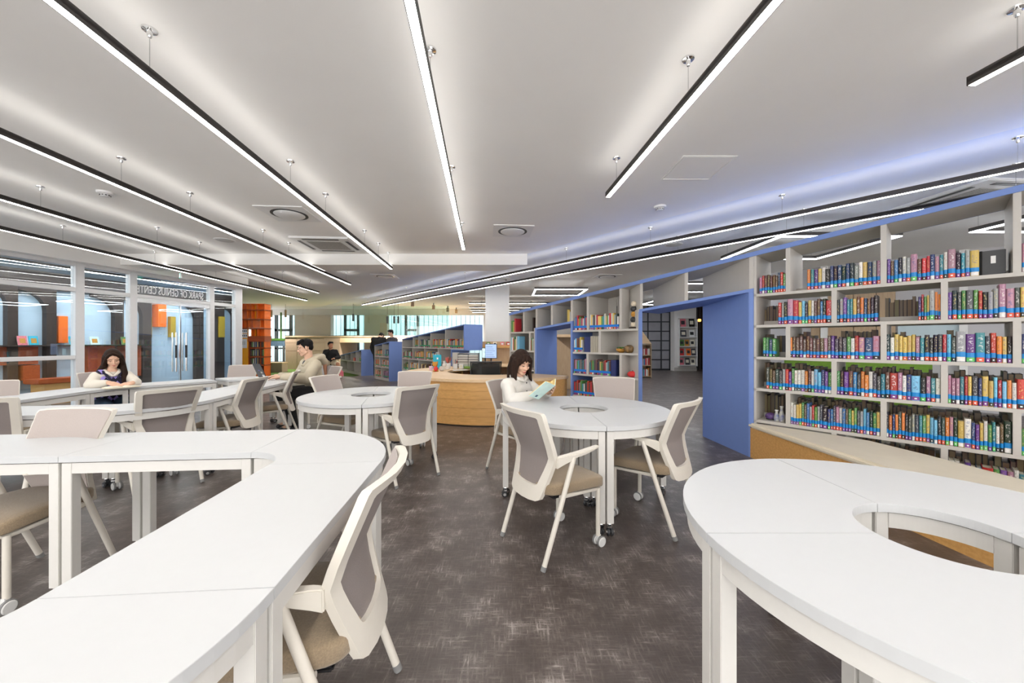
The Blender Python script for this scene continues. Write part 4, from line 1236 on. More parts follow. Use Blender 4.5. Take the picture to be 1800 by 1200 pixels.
for k in range(18):
    a = k * 2.4
    r = 0.02 + 0.045 * (k / 18)
    lf.add([(0, 0, 0.05), (r * math.cos(a) - 0.012 * math.sin(a), r * math.sin(a) + 0.012 * math.cos(a), 0.085), (1.4 * r * math.cos(a), 1.4 * r * math.sin(a), 0.11 - r), (r * math.cos(a) + 0.012 * math.sin(a), r * math.sin(a) - 0.012 * math.cos(a), 0.085)], [(0, 1, 2, 3)])
part('leaves', lf, M['leaf'], pb)
rp = thing('round_gourd_pot', 'round brown patterned gourd pot on the shelf', 'pot', BK(us(1099.5), 0.10, LV['C'] + BT))
part('body', MB().lathe([(0.03, 0), (0.07, 0.03), (0.078, 0.06), (0.065, 0.095), (0.035, 0.11)], 18), mat('gourd', (0.22, 0.13, 0.05), 0.5, noise=0.6, nscale=30), rp, smooth=True)
part('rim', MB().lathe([(0.03, 0.105), (0.037, 0.112), (0.03, 0.117)], 14), M['brown'], rp, smooth=True)
rd = thing('red_gourd', 'glossy red rounded ornament on the lower shelf', 'ornament', BK(us(1106), 0.085, LV['D'] + BT))
part('body', MB().ball((0, 0, 0.045), (0.075, 0.06, 0.045), 16, 10), M['red'], rd, smooth=True)
part('stem', MB().tube([(0, 0, 0.085), (0.006, 0, 0.1)], 0.006, 6), M['brown'], rd)

# ------------------------------------------------------------------ children's bookcases by the desk
KM = {}
def kidcase(nm, lab, P, L, lv, zt0, zt1, ups, low=0.0, d=0.55, green=True):
    """P: near front corner, runs along E1 for L metres; sloping top zt0 (near) to zt1 (far)"""
    P = Vector((P[0], P[1], 0))
    fm = Matrix(((E1.x, N1.x, 0, P.x), (E1.y, N1.y, 0, P.y), (0, 0, 1, 0), (0, 0, 0, 1)))
    KM[nm] = fm
    t = thing(nm, lab, 'bookcase', P, math.atan2(E1.y, E1.x))
    tz = lambda s: zt0 + (zt1 - zt0) * s / L
    q = lambda s, dd, z: fm @ Vector((s, dd, z))
    def sb(s0, s1, d0, d1, f0, f1):
        g0 = f0 if callable(f0) else (lambda s: f0)
        g1 = f1 if callable(f1) else (lambda s: f1)
        return MB().hexa([q(s0, d0, g0(s0)), q(s1, d0, g0(s1)), q(s1, d1, g0(s1)), q(s0, d1, g0(s0))], [q(s0, d0, g1(s0)), q(s1, d0, g1(s1)), q(s1, d1, g1(s1)), q(s0, d1, g1(s0))])
    part('top_board', sb(0, L, -0.01, d, lambda s: tz(s) - 0.03, tz), M['blue'], t, world=True, bevel=0.002)
    zs = lv
    for i, z in enumerate(zs):
        s0 = 0.0 if (i == len(zs) - 1 or not low) else low
        part('shelf_board', sb(s0 + (0.0 if i else 0.03), L, 0, d, z, z + 0.03), M['shelf'], t, world=True)
        hi = (zs[i + 1] if i + 1 < len(zs) else (lambda s: tz(s) - 0.03))
        for s in ups[i]:
            part('upright', sb(s - 0.015, s + 0.015, 0, d, z + 0.03, hi), M['shelf'], t, world=True)
        part('back_panel', sb(s0, L, d - 0.02, d - 0.005, z, hi), M['shelf'], t, world=True)
    part('end_panel', sb(-0.03, 0.0, -0.01, d, zs[-1] if low else 0, tz), M['blue'], t, world=True, bevel=0.002)
    part('end_panel', sb(L, L + 0.025, 0, d, 0, tz), M['shelf'], t, world=True)
    if low:
        part('under_panel', sb(-0.03, low, 0, d, zs[-1] - 0.02, zs[-1]), M['blue'], t, world=True)
        part('end_panel', sb(low - 0.03, low, -0.005, d, 0, zs[-1]), M['blue'], t, world=True)
    part('plinth', sb(low, L, 0.02, d, 0, zs[0]), M['shelf'], t, world=True)
    return fm, tz
def ks(P, u):
    k = (u - 900) / F
    return (k * P[1] - P[0]) / (E1.x - k * E1.y)
GREENB = (0.0, 0.25, 0.10)
P = (-1.18, 9.12)
f1_, t1_ = kidcase('children_bookcase', 'long low grey and blue bookcase with overhanging end beside the desk', P, 3.43, (0.06, 0.40, 0.75, 1.10), 1.72, 1.38, ([ks(P, 740)], [ks(P, 718), ks(P, 736)], [ks(P, 725), ks(P, 746), ks(P, 770)], [ks(P, 726), ks(P, 735.5), ks(P, 757), ks(P, 783)]), low=ks(P, 793))
for u0, u1, z, cd in ((729, 735, 1.13, 'kog'), (737, 756, 1.13, 'yswdgki'), (759, 782, 1.13, 'ypdyrwgr'), (784, 814, 1.13, 'yotwgmksr'), (708, 723, 0.78, 'rnswcygi'), (728, 745, 0.78, 'nyryomyw'), (748, 768, 0.78, 'wtyoiw'), (709, 717, 0.43, 'kydg'), (720, 735, 0.43, 'wyown'), (738, 752, 0.43, 'nknkyw')):
    srow(f1_, ks(P, u1), ks(P, u0), z, 0.22, cd, band=GREENB, wmin=0.025, wmax=0.05)
P = (-3.99, 12.1)
f2_, t2_ = kidcase('small_bookcase', 'small grey bookcase with a blue end panel by the standing men', P, 1.22, (0.06, 0.42, 0.77), 1.30, 1.17, ([ks(P, 670)], [ks(P, 667)], [ks(P, 672)]))
for u0, u1, z, cd in ((659, 671, 0.80, 'yornykd'), (674, 683, 0.80, 'kitwi'), (659, 666, 0.45, 'yorn'), (669, 683, 0.45, 'orwnwk'), (659, 669, 0.09, 'wrorg'), (673, 683, 0.09, 'mkmi')):
    srow(f2_, ks(P, u1), ks(P, u0), z, 0.22, cd, band=GREENB, wmin=0.025, wmax=0.05)
P = (-5.69, 14.07)
f3_, t3_ = kidcase('tunnel_bookcase', 'low grey bookcase with blue end panel in front of the tunnel', P, 2.5, (0.08, 0.50), 0.99, 0.72, ([0.8, 1.6], [0.6, 1.2, 1.9]))
srow(f3_, 0.1, 0.3, 0.53, 0.15, 'gyg', band=GREENB, wmin=0.03, wmax=0.06)
srow(f3_, 0.75, 0.95, 0.53, 0.14, 'rro', wmin=0.03, wmax=0.06)

# house-shaped shelf books
hf = W[hs]
for zi, cd in ((1, 'wbrwrr'), (2, 'wrwrrw'), (0, 'tcrwwo')):
    srow(hf, -0.2, 0.33, za[zi], 0.26, cd, d=0.03, wmin=0.03, wmax=0.06)

# orange lattice bookcase at the end of the glass wall
OY = 11.5
oz = lambda v: H0 + (V0 - v) / F * OY
ob = thing('orange_bookcase', 'tall orange lattice bookcase at the end of the glass wall', 'bookcase', (px(445, OY), OY, 0))
x0, x1, xm = px(424, OY), px(465, OY), px(436.5, OY)
def obp(nm, mb, m):
    part(nm, mb, M[m], ob, world=True, bevel=0.003)
obp('side', MB().box(x1 - 0.02, x1, OY, OY + 0.3, 0, oz(533)), 'orange')
obp('side', MB().box(x0, x0 + 0.02, OY, OY + 0.3, 0, oz(533)), 'orange')
obp('notice_panel', MB().box(x0, xm, OY - 0.02, OY, 0, oz(576)), 'amber')
for v in (544, 560.5, 576.5, 611, 626.5, 641):
    obp('shelf_board', MB().box(x0, x1 + 0.02, OY - 0.05 if v < 580 else OY, OY + 0.3, oz(v + 1.2), oz(v - 0.8)), 'rust')
obp('fascia', MB().box(xm, x1 + 0.02, OY - 0.03, OY + 0.3, oz(600), oz(590)), 'rust')
obp('back_panel', MB().box(xm, x1, OY + 0.28, OY + 0.3, 0, oz(576)), 'orange')
obp('top_board', MB().box(x0, x1, OY, OY + 0.3, oz(534), oz(533)), 'orange')
for va, vb, us2 in ((534, 543, (433, 441.5, 452)), (545, 559, (433.5, 441.5, 452)), (562, 575, (429.5, 436, 445, 457)), (578, 590, (441.5, 452))):
    for k, u in enumerate(us2):
        obp('upright', MB().box(px(u, OY), px(u, OY) + 0.03, OY, OY + 0.3, oz(vb), oz(va)), 'orange')
    for a, b in ((441.5, 445.5), (453, 464)):
        obp('infill', MB().box(px(a, OY), px(b, OY), OY + 0.12, OY + 0.14, oz(vb), oz(va)), 'amber' if a < 450 else 'orange')
for u in (436.5, 457):
    obp('upright', MB().box(px(u, OY), px(u, OY) + 0.02, OY, OY + 0.28, 0, oz(600)), 'rust')
of = Matrix.Translation((0, OY, 0))
for v in (611, 626.5, 641):
    for a, b in ((439, 456), (458.5, 464.5)):
        srow(of, px(a, OY), px(b, OY), oz(v) + 0.03, 0.2, 'dngwksiy', d=0.03, wmin=0.02, wmax=0.04)
for k, (u, v, w, h, lab) in enumerate(((425.5, 578, 10.5, 7, 'top'), (425.8, 586, 10, 7, 'middle'), (426, 595, 9, 16, 'bottom'))):
    t = thing('paper_notice', lab + ' paper notice pinned to the orange panel', 'notice', (px(u, OY), OY - 0.022, oz(v + h)), 0, 'notices on the orange panel')
    part('sheet', MB().box(0, w * OY / F, -0.003, 0, 0, h * OY / F), M['white'], t)
    tx = MB()
    for i in range(3 if k < 2 else 2):
        tx.box(0.02 + i * 0.055, 0.05 + i * 0.055, -0.005, -0.003, h * OY / F * 0.35, h * OY / F * 0.75)
    part('picture', tx, M['greycloth'] if k < 2 else M['concrete'], t)
ot = part('library_books', st, M['vcol'])
tag(ot, 'all the smaller books on the farther shelves and the rear faces of the bookcase', 'books', None, 'stuff')

# ------------------------------------------------------------------ reception desk
DC = Vector((-0.4, 7.35, 0))
dk = thing('reception_desk', 'curved oak reception desk clad in horizontal boards', 'desk', DC)
A0, A1 = R(112), R(323)
DZ = 0.72
part('top', MB().sector(0.86, 1.70, A0, A1, DZ - 0.045, DZ, 60), M['oaktop'], dk, smooth=True)
for k in range(5):
    z0, z1 = 0.02 + k * 0.131, 0.02 + (k + 1) * 0.131
    mb = MB()
    n = 60
    vs = []
    for i in range(n + 1):
        t = A0 + (A1 - A0) * i / n
        c, s_ = math.cos(t), math.sin(t)
        for r, z in ((1.60, z0), (1.674, z0), (1.668, z1 - 0.002), (1.60, z1 - 0.002)):
            vs.append((r * c, r * s_, z))
    fs = [(0, 1, 2, 3), (4 * n + 3, 4 * n + 2, 4 * n + 1, 4 * n)]
    for i in range(n):
        for j in range(4):
            fs.append((4 * i + j, 4 * (i + 1) + j, 4 * (i + 1) + (j + 1) % 4, 4 * i + (j + 1) % 4))
    part('cladding_board', MB().add(vs, fs), M['oakdesk'], dk, smooth=True)
part('plinth', MB().sector(1.55, 1.62, A0, A1, 0, 0.03, 60), M['dark'], dk)
part('core', MB().sector(1.54, 1.60, A0, A1, 0, DZ - 0.05, 60), M['ply'], dk)
for k, a in enumerate((A0 + 0.03, R(135), R(200), R(260), A1 - 0.03)):
    part('support_panel', MB().box(0.95, 1.55, -0.015, 0.015, 0, DZ - 0.045, Matrix.Rotation(a, 4, 'Z')), M['oak'], dk)

def ondesk(u, y, z=DZ):
    return Vector(((u - 900) / F * y, y, z))
bg = thing('paper_bag', 'turquoise paper gift bag on the reception desk', 'bag', ondesk(768.5, 7.95), 0.25)
part('body', MB().box(-0.085, 0.085, -0.04, 0.04, 0, 0.30), M['cyan'], bg, bevel=0.004)
part('handle', MB().tube([(-0.035, -0.04, 0.29), (-0.03, -0.045, 0.35), (0.03, -0.045, 0.35), (0.035, -0.04, 0.29)], 0.004, 6), M['white'], bg)
part('label', MB().box(-0.012, 0.02, -0.043, -0.04, 0.2, 0.24), M['white'], bg)
pot = thing('potted_plant', 'coral-leaved plant in a round white pot on the desk', 'plant', ondesk(787, 7.75), 0)
part('pot', MB().lathe([(0.045, 0), (0.062, 0.02), (0.066, 0.13), (0.058, 0.13), (0.055, 0.11)], 18), M['white'], pot, smooth=True)
part('soil', MB().lathe([(0.001, 0.112), (0.056, 0.11)], 14, cap=False), M['dark'], pot)
for k in range(9):
    a = k * 2.4
    r = 0.03 + 0.06 * (k % 3) / 2
    q = Matrix.Rotation(a, 4, 'Z')
    part('leaf', MB().add([q @ Vector(p) for p in ((0, 0, 0.11), (r * 0.7, -0.022, 0.19), (r * 1.25, 0, 0.27), (r * 0.7, 0.022, 0.19), (r * 0.75, 0, 0.185))], [(0, 1, 4), (1, 2, 4), (2, 3, 4), (3, 0, 4)]), M['redleaf'] if k % 4 else M['leaf'], pot)
py = thing('plush_toy', 'small amber plush toy with a red jumper on the desk edge', 'toy', ondesk(766, 7.2), 0.2)
part('body', MB().ball((0, 0, 0.05), (0.045, 0.04, 0.055), 14, 10), M['red'], py, smooth=True)
part('head', MB().ball((-0.012, 0, 0.14), (0.052, 0.048, 0.05), 14, 10), M['gold'], py, smooth=True)
for sx in (-1, 1):
    part('ear', MB().ball((-0.012 + sx * 0.04, 0, 0.18), (0.016, 0.012, 0.016), 8, 6), M['gold'], py, smooth=True)
    part('foot', MB().ball((sx * 0.035, -0.03, 0.015), (0.02, 0.03, 0.016), 8, 6), M['gold'], py, smooth=True)
pw = thing('white_plush_toy', 'white plush animal beside the amber one', 'toy', ondesk(777, 7.35), -0.3)
part('body', MB().ball((0, 0, 0.05), (0.06, 0.045, 0.05), 14, 10), M['shirt'], pw, smooth=True)
part('head', MB().ball((0.05, 0, 0.12), (0.045, 0.04, 0.042), 12, 9), M['shirt'], pw, smooth=True)
for sx in (-1, 1):
    part('ear', MB().ball((0.05, sx * 0.025, 0.175), (0.012, 0.008, 0.03), 8, 6), M['shirt'], pw, smooth=True)
cu_ = thing('pink_cup', 'pale pink cup left of the plush toys', 'cup', ondesk(757.5, 7.4), 0)
part('body', MB().lathe([(0.028, 0), (0.034, 0.01), (0.038, 0.09), (0.034, 0.09), (0.03, 0.012)], 16), mat('pink_ceramic', (0.72, 0.52, 0.66), 0.4, noise=0.05, nscale=20), cu_, smooth=True)
part('straw', MB().tube([(0, 0, 0.02), (0.015, 0, 0.15)], 0.004, 6), M['white'], cu_)
pc = thing('pen_cup', 'white pen cup full of pens on the desk', 'cup', ondesk(800.5, 7.9), 0)
part('body', MB().box(-0.04, 0.04, -0.04, 0.04, 0, 0.11), M['white'], pc, bevel=0.004)
for k, (dx, dy, m) in enumerate(((-0.02, 0.01, 'pink'), (0.0, -0.01, 'navy'), (0.02, 0.015, 'red'), (0.012, -0.02, 'black'))):
    part('pen', MB().tube([(dx, dy, 0.1), (dx * 1.8, dy * 1.5, 0.2)], 0.004, 6), M[m], pc)
cd_ = thing('desk_card_holder', 'white card holder with a printed card on the desk', 'card holder', ondesk(811, 7.95), 0)
part('holder', MB().box(-0.045, 0.045, -0.03, 0.03, 0, 0.10), M['white'], cd_, bevel=0.003)
part('card', MB().box(-0.03, 0.03, -0.034, -0.03, 0.02, 0.085), M['paper'], cd_)
tr = thing('document_trays', 'grey stack of document drawers on the desk', 'drawers', ondesk(824, 8.45), 0)
for k in range(5):
    part('tray', MB().box(-0.22, 0.0, -0.15, 0.15, 0.02 + k * 0.055, 0.065 + k * 0.055), M['shelf'], tr, bevel=0.004)
    part('tray', MB().box(0.01, 0.22, -0.15, 0.15, 0.02 + k * 0.055, 0.065 + k * 0.055), M['shelf'], tr, bevel=0.004)
part('case', MB().box(-0.235, 0.235, -0.13, 0.16, 0, 0.02).box(-0.235, 0.235, -0.13, 0.16, 0.30, 0.315).box(-0.235, -0.222, -0.13, 0.16, 0, 0.315).box(0.222, 0.235, -0.13, 0.16, 0, 0.315), M['tip'], tr)
gx = thing('green_box', 'clear plastic box of green cards on the desk', 'box', ondesk(826, 7.98), 0)
part('body', MB().box(-0.14, 0.13, -0.06, 0.06, 0, 0.09), M['greenglass'], gx, bevel=0.004)
part('contents', MB().box(-0.12, 0.11, -0.045, 0.045, 0.006, 0.045), mat('lime_cards', (0.35, 0.5, 0.05), 0.6, noise=0.3, nscale=30), gx)
sp = thing('paper_sheets', 'loose white papers on the desk rim', 'paper', ondesk(808, 7.55), 0.2)
part('sheet', MB().box(-0.14, 0.1, -0.08, 0.08, 0.0, 0.003), M['white'], sp)
part('sheet', MB().box(-0.05, 0.15, -0.1, 0.05, 0.003, 0.006), M['white'], sp, mtx=Matrix.Rotation(0.3, 4, 'Z'))
bo = thing('brown_board', 'beige cardboard box file standing behind the cup', 'box file', ondesk(804, 8.45), 0)
part('body', MB().box(-0.11, 0.04, -0.03, 0.03, 0, 0.33), M['concrete'], bo, bevel=0.003)
part('emblem', MB().lathe([(0.001, 0), (0.022, 0.0)], 12, Matrix.Translation((0.0, -0.031, 0.12)) @ Matrix.Rotation(PI / 2, 4, 'X'), cap=False), M['dark'], bo)
# staff counter with the display unit and monitors behind
ct = thing('staff_counter', 'wooden staff counter with a picture ledge in front of the white column', 'counter', (-0.3, 9.9, 0))
part('top', MB().box(-0.42, 0.62, -0.95, 0.0, 0.69, 0.72), M['oaktop'], ct, bevel=0.003)
part('back_panel', MB().box(-0.50, 0.62, 0.0, 0.04, 0, 1.30), M['ply'], ct, bevel=0.003)
part('ledge', MB().box(-0.50, 0.62, -0.12, 0.0, 1.13, 1.20), M['oak'], ct, bevel=0.003)
part('side', MB().box(-0.42, -0.39, -0.95, 0.0, 0, 0.69), M['oak'], ct)
part('side', MB().box(0.59, 0.62, -0.95, 0.0, 0, 0.69), M['oak'], ct)
for k, (u, m, nm) in enumerate(((858.5, 'leaf', 'green'), (870, 'paper', 'cream'), (883, 'pink', 'pink'), (893.5, 'red', 'red'))):
    t = thing('small_picture', 'small %s picture card on the wooden ledge' % nm, 'picture', ((u - 900) / F * 9.85, 9.84, 1.20), 0, 'picture cards on the ledge')
    part('card', MB().box(-0.05, 0.05, -0.008, 0.0, 0, 0.085), M[m], t)
    part('picture', MB().box(-0.028, 0.028, -0.010, -0.008, 0.015, 0.06), M['white' if m != 'paper' else 'dark'], t)
def monitor(loc, w, h, rz, label, glow):
    t = thing('monitor', label, 'monitor', loc, rz)
    part('bezel', MB().box(-w / 2, w / 2, 0, 0.03, 0.16, 0.16 + h), M['dark'], t, bevel=0.004)
    s = part('screen', MB().box(-w / 2 + 0.012, w / 2 - 0.012, -0.003, 0.001, 0.175, 0.148 + h), glow, t)
    tx = MB()
    for i in range(6):
        tx.box(-w / 2 + 0.03, w / 2 - 0.05 - 0.03 * (i % 3), -0.0045, -0.003, 0.2 + i * (h - 0.07) / 6, 0.206 + i * (h - 0.07) / 6)
    part('text_line', tx, M['navy'], s)
    part('stand', MB().tube([(0, 0.03, 0.01), (0, 0.04, 0.25)], 0.018, 8), M['dark'], t)
    part('foot', MB().box(-0.1, 0.1, -0.06, 0.1, 0, 0.012), M['dark'], t, bevel=0.003)
monitor((-0.52, 9.2, 0.72), 0.30, 0.36, R(-8), 'blue-lit monitor on the staff counter', M['screen'])
monitor((-0.68, 9.35, 0.72), 0.16, 0.26, R(-8), 'pale glowing screen at the left end of the staff counter', emitter('pale_screen', (0.6, 0.9, 0.95), 0.9))
oc = thing('office_chair', 'black mesh office chair inside the curved desk', 'office chair', (-0.50, 7.1, 0), R(5))
part('back_frame', MB().tube([(-0.26, -0.2, 0.45), (-0.28, -0.24, 0.92), (0.28, -0.24, 0.92), (0.26, -0.2, 0.45), (-0.26, -0.2, 0.45)], 0.022, 8), M['black'], oc, smooth=True)
part('back_mesh', MB().box(-0.26, 0.26, -0.235, -0.225, 0.47, 0.9), meshcloth('black_mesh', (0.015, 0.015, 0.015), 0.82), oc)
part('seat', MB().box(-0.25, 0.25, -0.2, 0.27, 0.42, 0.49), M['blackcloth'], oc, bevel=0.02)
for sx in (-1, 1):
    part('armrest', MB().tube([(sx * 0.3, 0.1, 0.44), (sx * 0.31, 0.05, 0.66), (sx * 0.31, -0.12, 0.67)], 0.02, 8), M['black'], oc, smooth=True)
part('column', MB().tube([(0, 0, 0.08), (0, 0, 0.42)], 0.03, 10), M['black'], oc)
bm5 = MB()
for k in range(5):
    a = k * 2 * PI / 5
    bm5.tube([(0, 0, 0.09), (0.28 * math.cos(a), 0.28 * math.sin(a), 0.06)], 0.02, 8)
    bm5.ball((0.28 * math.cos(a), 0.28 * math.sin(a), 0.03), 0.03, 10, 6)
part('star_base', bm5, M['black'], oc, smooth=True)

# ------------------------------------------------------------------ upholstered bench in front of the bookcase
bn = thing('upholstered_bench', 'oak bench with a beige padded top along the near bookcase', 'bench', (2.72, 3.2, 0))
fr = [(2.677, 4.185), (2.705, 3.4), (2.735, 2.7), (2.78, 1.9), (2.86, 0.6)]
bkp = [(3.50, 0.6), (3.41, 1.9), (3.375, 2.5), (3.345, 3.0), (3.29, 3.42), (3.10, 3.70), (2.715, 4.145)]
part('body', MB().prism(fr + bkp, 0.0, 0.335), M['oak'], bn, world=True)
cf = [(x - 0.03, y) for x, y in fr]
cf[0] = (2.655, 4.20)
part('cushion', MB().prism(cf + bkp, 0.335, 0.392), M['cushion'], bn, world=True, bevel=0.018, smooth=True)

# ------------------------------------------------------------------ white table modules on castors
TZ = 0.735
TT = 0.03
AP = 0.052
LW = 0.046
TR, TRI = 0.70, 0.20
casm = MB()
casm.tube([(0, 0, 0.062), (0, 0, 0.085)], 0.011, 8)
casm.box(-0.016, 0.016, -0.010, 0.010, 0.036, 0.062)
cw_ = Matrix.Rotation(PI / 2, 4, 'Y')
for sx in (-0.012, 0.012):
    casm.lathe([(0.006, -0.009), (0.022, -0.009), (0.0255, -0.004), (0.0255, 0.004), (0.022, 0.009), (0.006, 0.009)], 14, Matrix.Translation((sx, 0.008, 0.0258)) @ cw_)
casm.tube([(-0.022, 0.008, 0.0258), (0.022, 0.008, 0.0258)], 0.005, 6)
casme = casm.mesh('castor', smooth=True); casme.materials.append(M['dark'])
cap_m = MB().lathe([(0.02, 0.083), (0.021, 0.079), (0.012, 0.076)], 12).tube([(-0.026, 0.008, 0.0258), (-0.021, 0.008, 0.0258)], 0.012, 10).tube([(0.021, 0.008, 0.0258), (0.026, 0.008, 0.0258)], 0.012, 10).box(-0.017, 0.017, -0.011, 0.011, 0.052, 0.064).mesh('chrome_cap', smooth=True); cap_m.materials.append(M['chrome'])
def legmesh():
    me = MB().box(-LW / 2, LW / 2, -LW / 2, LW / 2, 0.084, TZ - TT - 0.006).mesh('leg', bevel=0.002)
    me.materials.append(M['tableleg'])
    return me
lme_ = legmesh()
def addlegs(t, spots):
    for x, y, a in spots:
        l = part('leg', lme_, None, t, mtx=Matrix.Translation((x, y, 0)) @ Matrix.Rotation(a, 4, 'Z'))
        q = Matrix.Rotation(x * 7 + y * 3, 4, 'Z')
        part('castor', casme, None, l, mtx=q)
        part('castor_hub', cap_m, None, l, mtx=q)
def sector_table(label, group, ri, ro, ang, loc, rz):
    t = thing('table_module', label, 'table', (loc[0], loc[1], 0), rz, group)
    g = 0.0005
    def offs(r):
        return g / r
    n = max(8, int(ang / PI * 40))
    part('top', MB().sector(ri, ro, offs(ri), ang - offs(ri), TZ - TT, TZ, n), M['tabletop'], t, bevel=0.0008)
    z0, z1 = TZ - TT - 0.006 - AP, TZ - TT - 0.006
    ao, ai = (LW + 0.0065) / (ro - 0.02), (LW + 0.0065) / (ri + 0.03)
    fm = MB().sector(ro - 0.014 - 0.03, ro - 0.014, ao, ang - ao, z0, z1, n).sector(ri + 0.014, ri + 0.044, ai, ang - ai, z0, z1, n)
    for a, sg in ((0, 1), (ang, -1)):
        q = Matrix.Rotation(a, 4, 'Z')
        y0, y1 = (0.004, 0.034) if sg > 0 else (-0.034, -0.004)
        fm.box(ri + 0.0125 + LW, ro - 0.0125 - LW, y0 + 0.004, y1 + 0.004 * sg - 0.004 * (sg < 0), z0, z1, q)
    part('apron', fm, M['tableleg'], t)
    sp = []
    for a, sg in ((0, 1), (ang, -1)):
        for r in (ro - 0.012 - LW / 2, ri + 0.012 + LW / 2):
            y = sg * (0.006 + LW / 2)
            sp.append((r * math.cos(a) - y * math.sin(a), r * math.sin(a) + y * math.cos(a), a))
    addlegs(t, sp)
    return t
def straight_table(label, group, L, wd, loc, rz):
    """local: x along the run 0..L, y across 0..wd"""
    t = thing('table_module', label, 'table', (loc[0], loc[1], 0), rz, group)
    g = 0.0005
    part('top', MB().box(g, L - g, 0, wd, TZ - TT, TZ), M['tabletop'], t, bevel=0.0008)
    z0, z1 = TZ - TT - 0.006 - AP, TZ - TT - 0.006
    part('apron', MB().box(0.0065 + LW, L - 0.0065 - LW, 0.010, 0.040, z0, z1).box(0.0065 + LW, L - 0.0065 - LW, wd - 0.040, wd - 0.010, z0, z1).box(0.010, 0.040, 0.0085 + LW, wd - 0.0085 - LW, z0, z1).box(L - 0.040, L - 0.010, 0.0085 + LW, wd - 0.0085 - LW, z0, z1), M['tableleg'], t)
    addlegs(t, [(x, y, 0) for x in (0.006 + LW / 2, L - 0.006 - LW / 2) for y in (0.008 + LW / 2, wd - 0.008 - LW / 2)])
    return t
QN = ['near right', 'far right', 'far left', 'near left']
def round_table(c, rot, nm):
    qn = ['far right', 'far left', 'near left', 'near right']
    for k in range(4):
        sector_table('white quarter-ring table module, %s quarter of the %s' % (qn[k], nm), 'quarter modules of the %s' % nm, TRI, TR, PI / 2, c, rot + k * PI / 2)
round_table((0.61, 3.17), R(1.5), 'round table in the middle')
round_table((-1.51, 4.0), R(14), 'round table behind the left tables')
round_table((1.275, 1.10), R(0), 'large round table at front right')

# ring table at front left: quarter corners and straight pieces
ra = R(4.5)
cx = Vector((-1.315, 1.70, 0))
ux, uy = Vector((math.cos(ra), math.sin(ra), 0)), Vector((-math.sin(ra), math.cos(ra), 0))
SL, SW = 0.90, 0.50
gl_ = 'modules of the front left ring of tables'
sector_table('white curved table module at the far right corner of the front left ring', gl_, TRI, TR, PI / 2, cx, ra)
p = cx + ux * TRI - uy * SL
straight_table('straight white table module nearest the camera, front left ring', gl_, SL, SW, p + ux * SW, ra + PI / 2)
p = cx + uy * TRI - ux * SL
straight_table('straight white table module along the far side of the front left ring', gl_, SL, SW, p, ra)
p = cx + uy * TRI - ux * 2 * SL
straight_table('white table module cut by the left edge, far side of front left ring', gl_, SL, SW, p, ra)
c2 = cx - uy * SL
sector_table('white curved table module at the near right corner of the front left ring', gl_, TRI, TR, PI / 2, c2, ra - PI / 2)

# second ring of tables in front of the glass wall
rb_ = R(8.5)
vx, vy = Vector((math.cos(rb_), math.sin(rb_), 0)), Vector((-math.sin(rb_), math.cos(rb_), 0))
K1 = Vector((-3.62, 3.56, 0))
g2 = 'modules of the ring of tables by the glass wall'
sector_table('curved white module at the near right corner of the ring by the glass wall', g2, TRI, TR, PI / 2, K1, rb_ - PI / 2)
straight_table('first straight module on the right side of the ring by the glass wall', g2, SL, SW, K1 + vx * TR, rb_ + PI / 2)
straight_table('second straight module on the right side, next to the seated man', g2, SL, SW, K1 + vx * TR + vy * SL, rb_ + PI / 2)
straight_table('straight module on the near side of the ring by the glass wall', g2, SL, SW, K1 - vy * TR - vx * SL, rb_)
K2 = K1 - vx * SL
sector_table('curved module at the near left corner of the ring by the glass wall', g2, TRI, TR, PI / 2, K2, rb_ + PI)
straight_table('straight module on the left side of the ring by the glass wall', g2, SL, SW, K2 - vx * TRI, rb_ + PI / 2)
K3 = K2 + vy * SL
turn = R(42)
cc = K3 - vx * TRI + vx * 0.50                      # centre of the gentle bend
sector_table('gently curved module in front of the woman in the argyle vest', g2, 0.50, 1.0, turn, cc, rb_ + PI - turn)
wd_ = Vector((math.cos(rb_ + PI - turn), math.sin(rb_ + PI - turn), 0))   # outward normal after the bend
run = Vector((-wd_.y, wd_.x, 0)) * -1
pd = cc + wd_ * 0.5
straight_table('slanting straight module between the reading woman and the laptop', g2, SL, SW, pd, math.atan2(run.y, run.x))
pe = pd + run * SL
K4 = K1 + vy * 2 * SL
ct4 = pe - wd_ * TRI
ct4 = (ct4 + K4) / 2 + Vector((0, 0.05, 0))
a_hi = math.atan2(wd_.y, wd_.x)
sector_table('curved white module carrying the open laptop', g2, TRI, TR, (a_hi - rb_) / 2, ct4, rb_)
sector_table('curved white module behind the open laptop', g2, TRI, TR, (a_hi - rb_) / 2, ct4, (a_hi + rb_) / 2)

# ------------------------------------------------------------------ mesh-backed armchairs
def ybk(z, x):
    if z < 0.60:
        t = (z - 0.36) / 0.24
        y = -0.215 + 0.068 * t
    else:
        t = (z - 0.60) / 0.29
        y = -0.147 - 0.138 * t
    y += 0.020 * math.exp(-((z - 0.60) / 0.05) ** 2) * -0.4
    return y + 0.045 * (abs(x) / 0.22) ** 2 - 0.03
def symm(half):
    """half outline from bottom centre to top centre, mirrored to a closed loop"""
    return half + [(-x, z) for x, z in reversed(half) if abs(x) > 1e-6]
OUT = symm([(0, 0.350), (0.07, 0.351), (0.125, 0.356), (0.150, 0.368), (0.158, 0.392), (0.168, 0.44), (0.182, 0.505), (0.197, 0.57), (0.204, 0.605), (0.209, 0.67), (0.217, 0.75), (0.225, 0.83), (0.230, 0.876), (0.225, 0.890), (0.19, 0.894), (0.10, 0.895), (0, 0.895)])
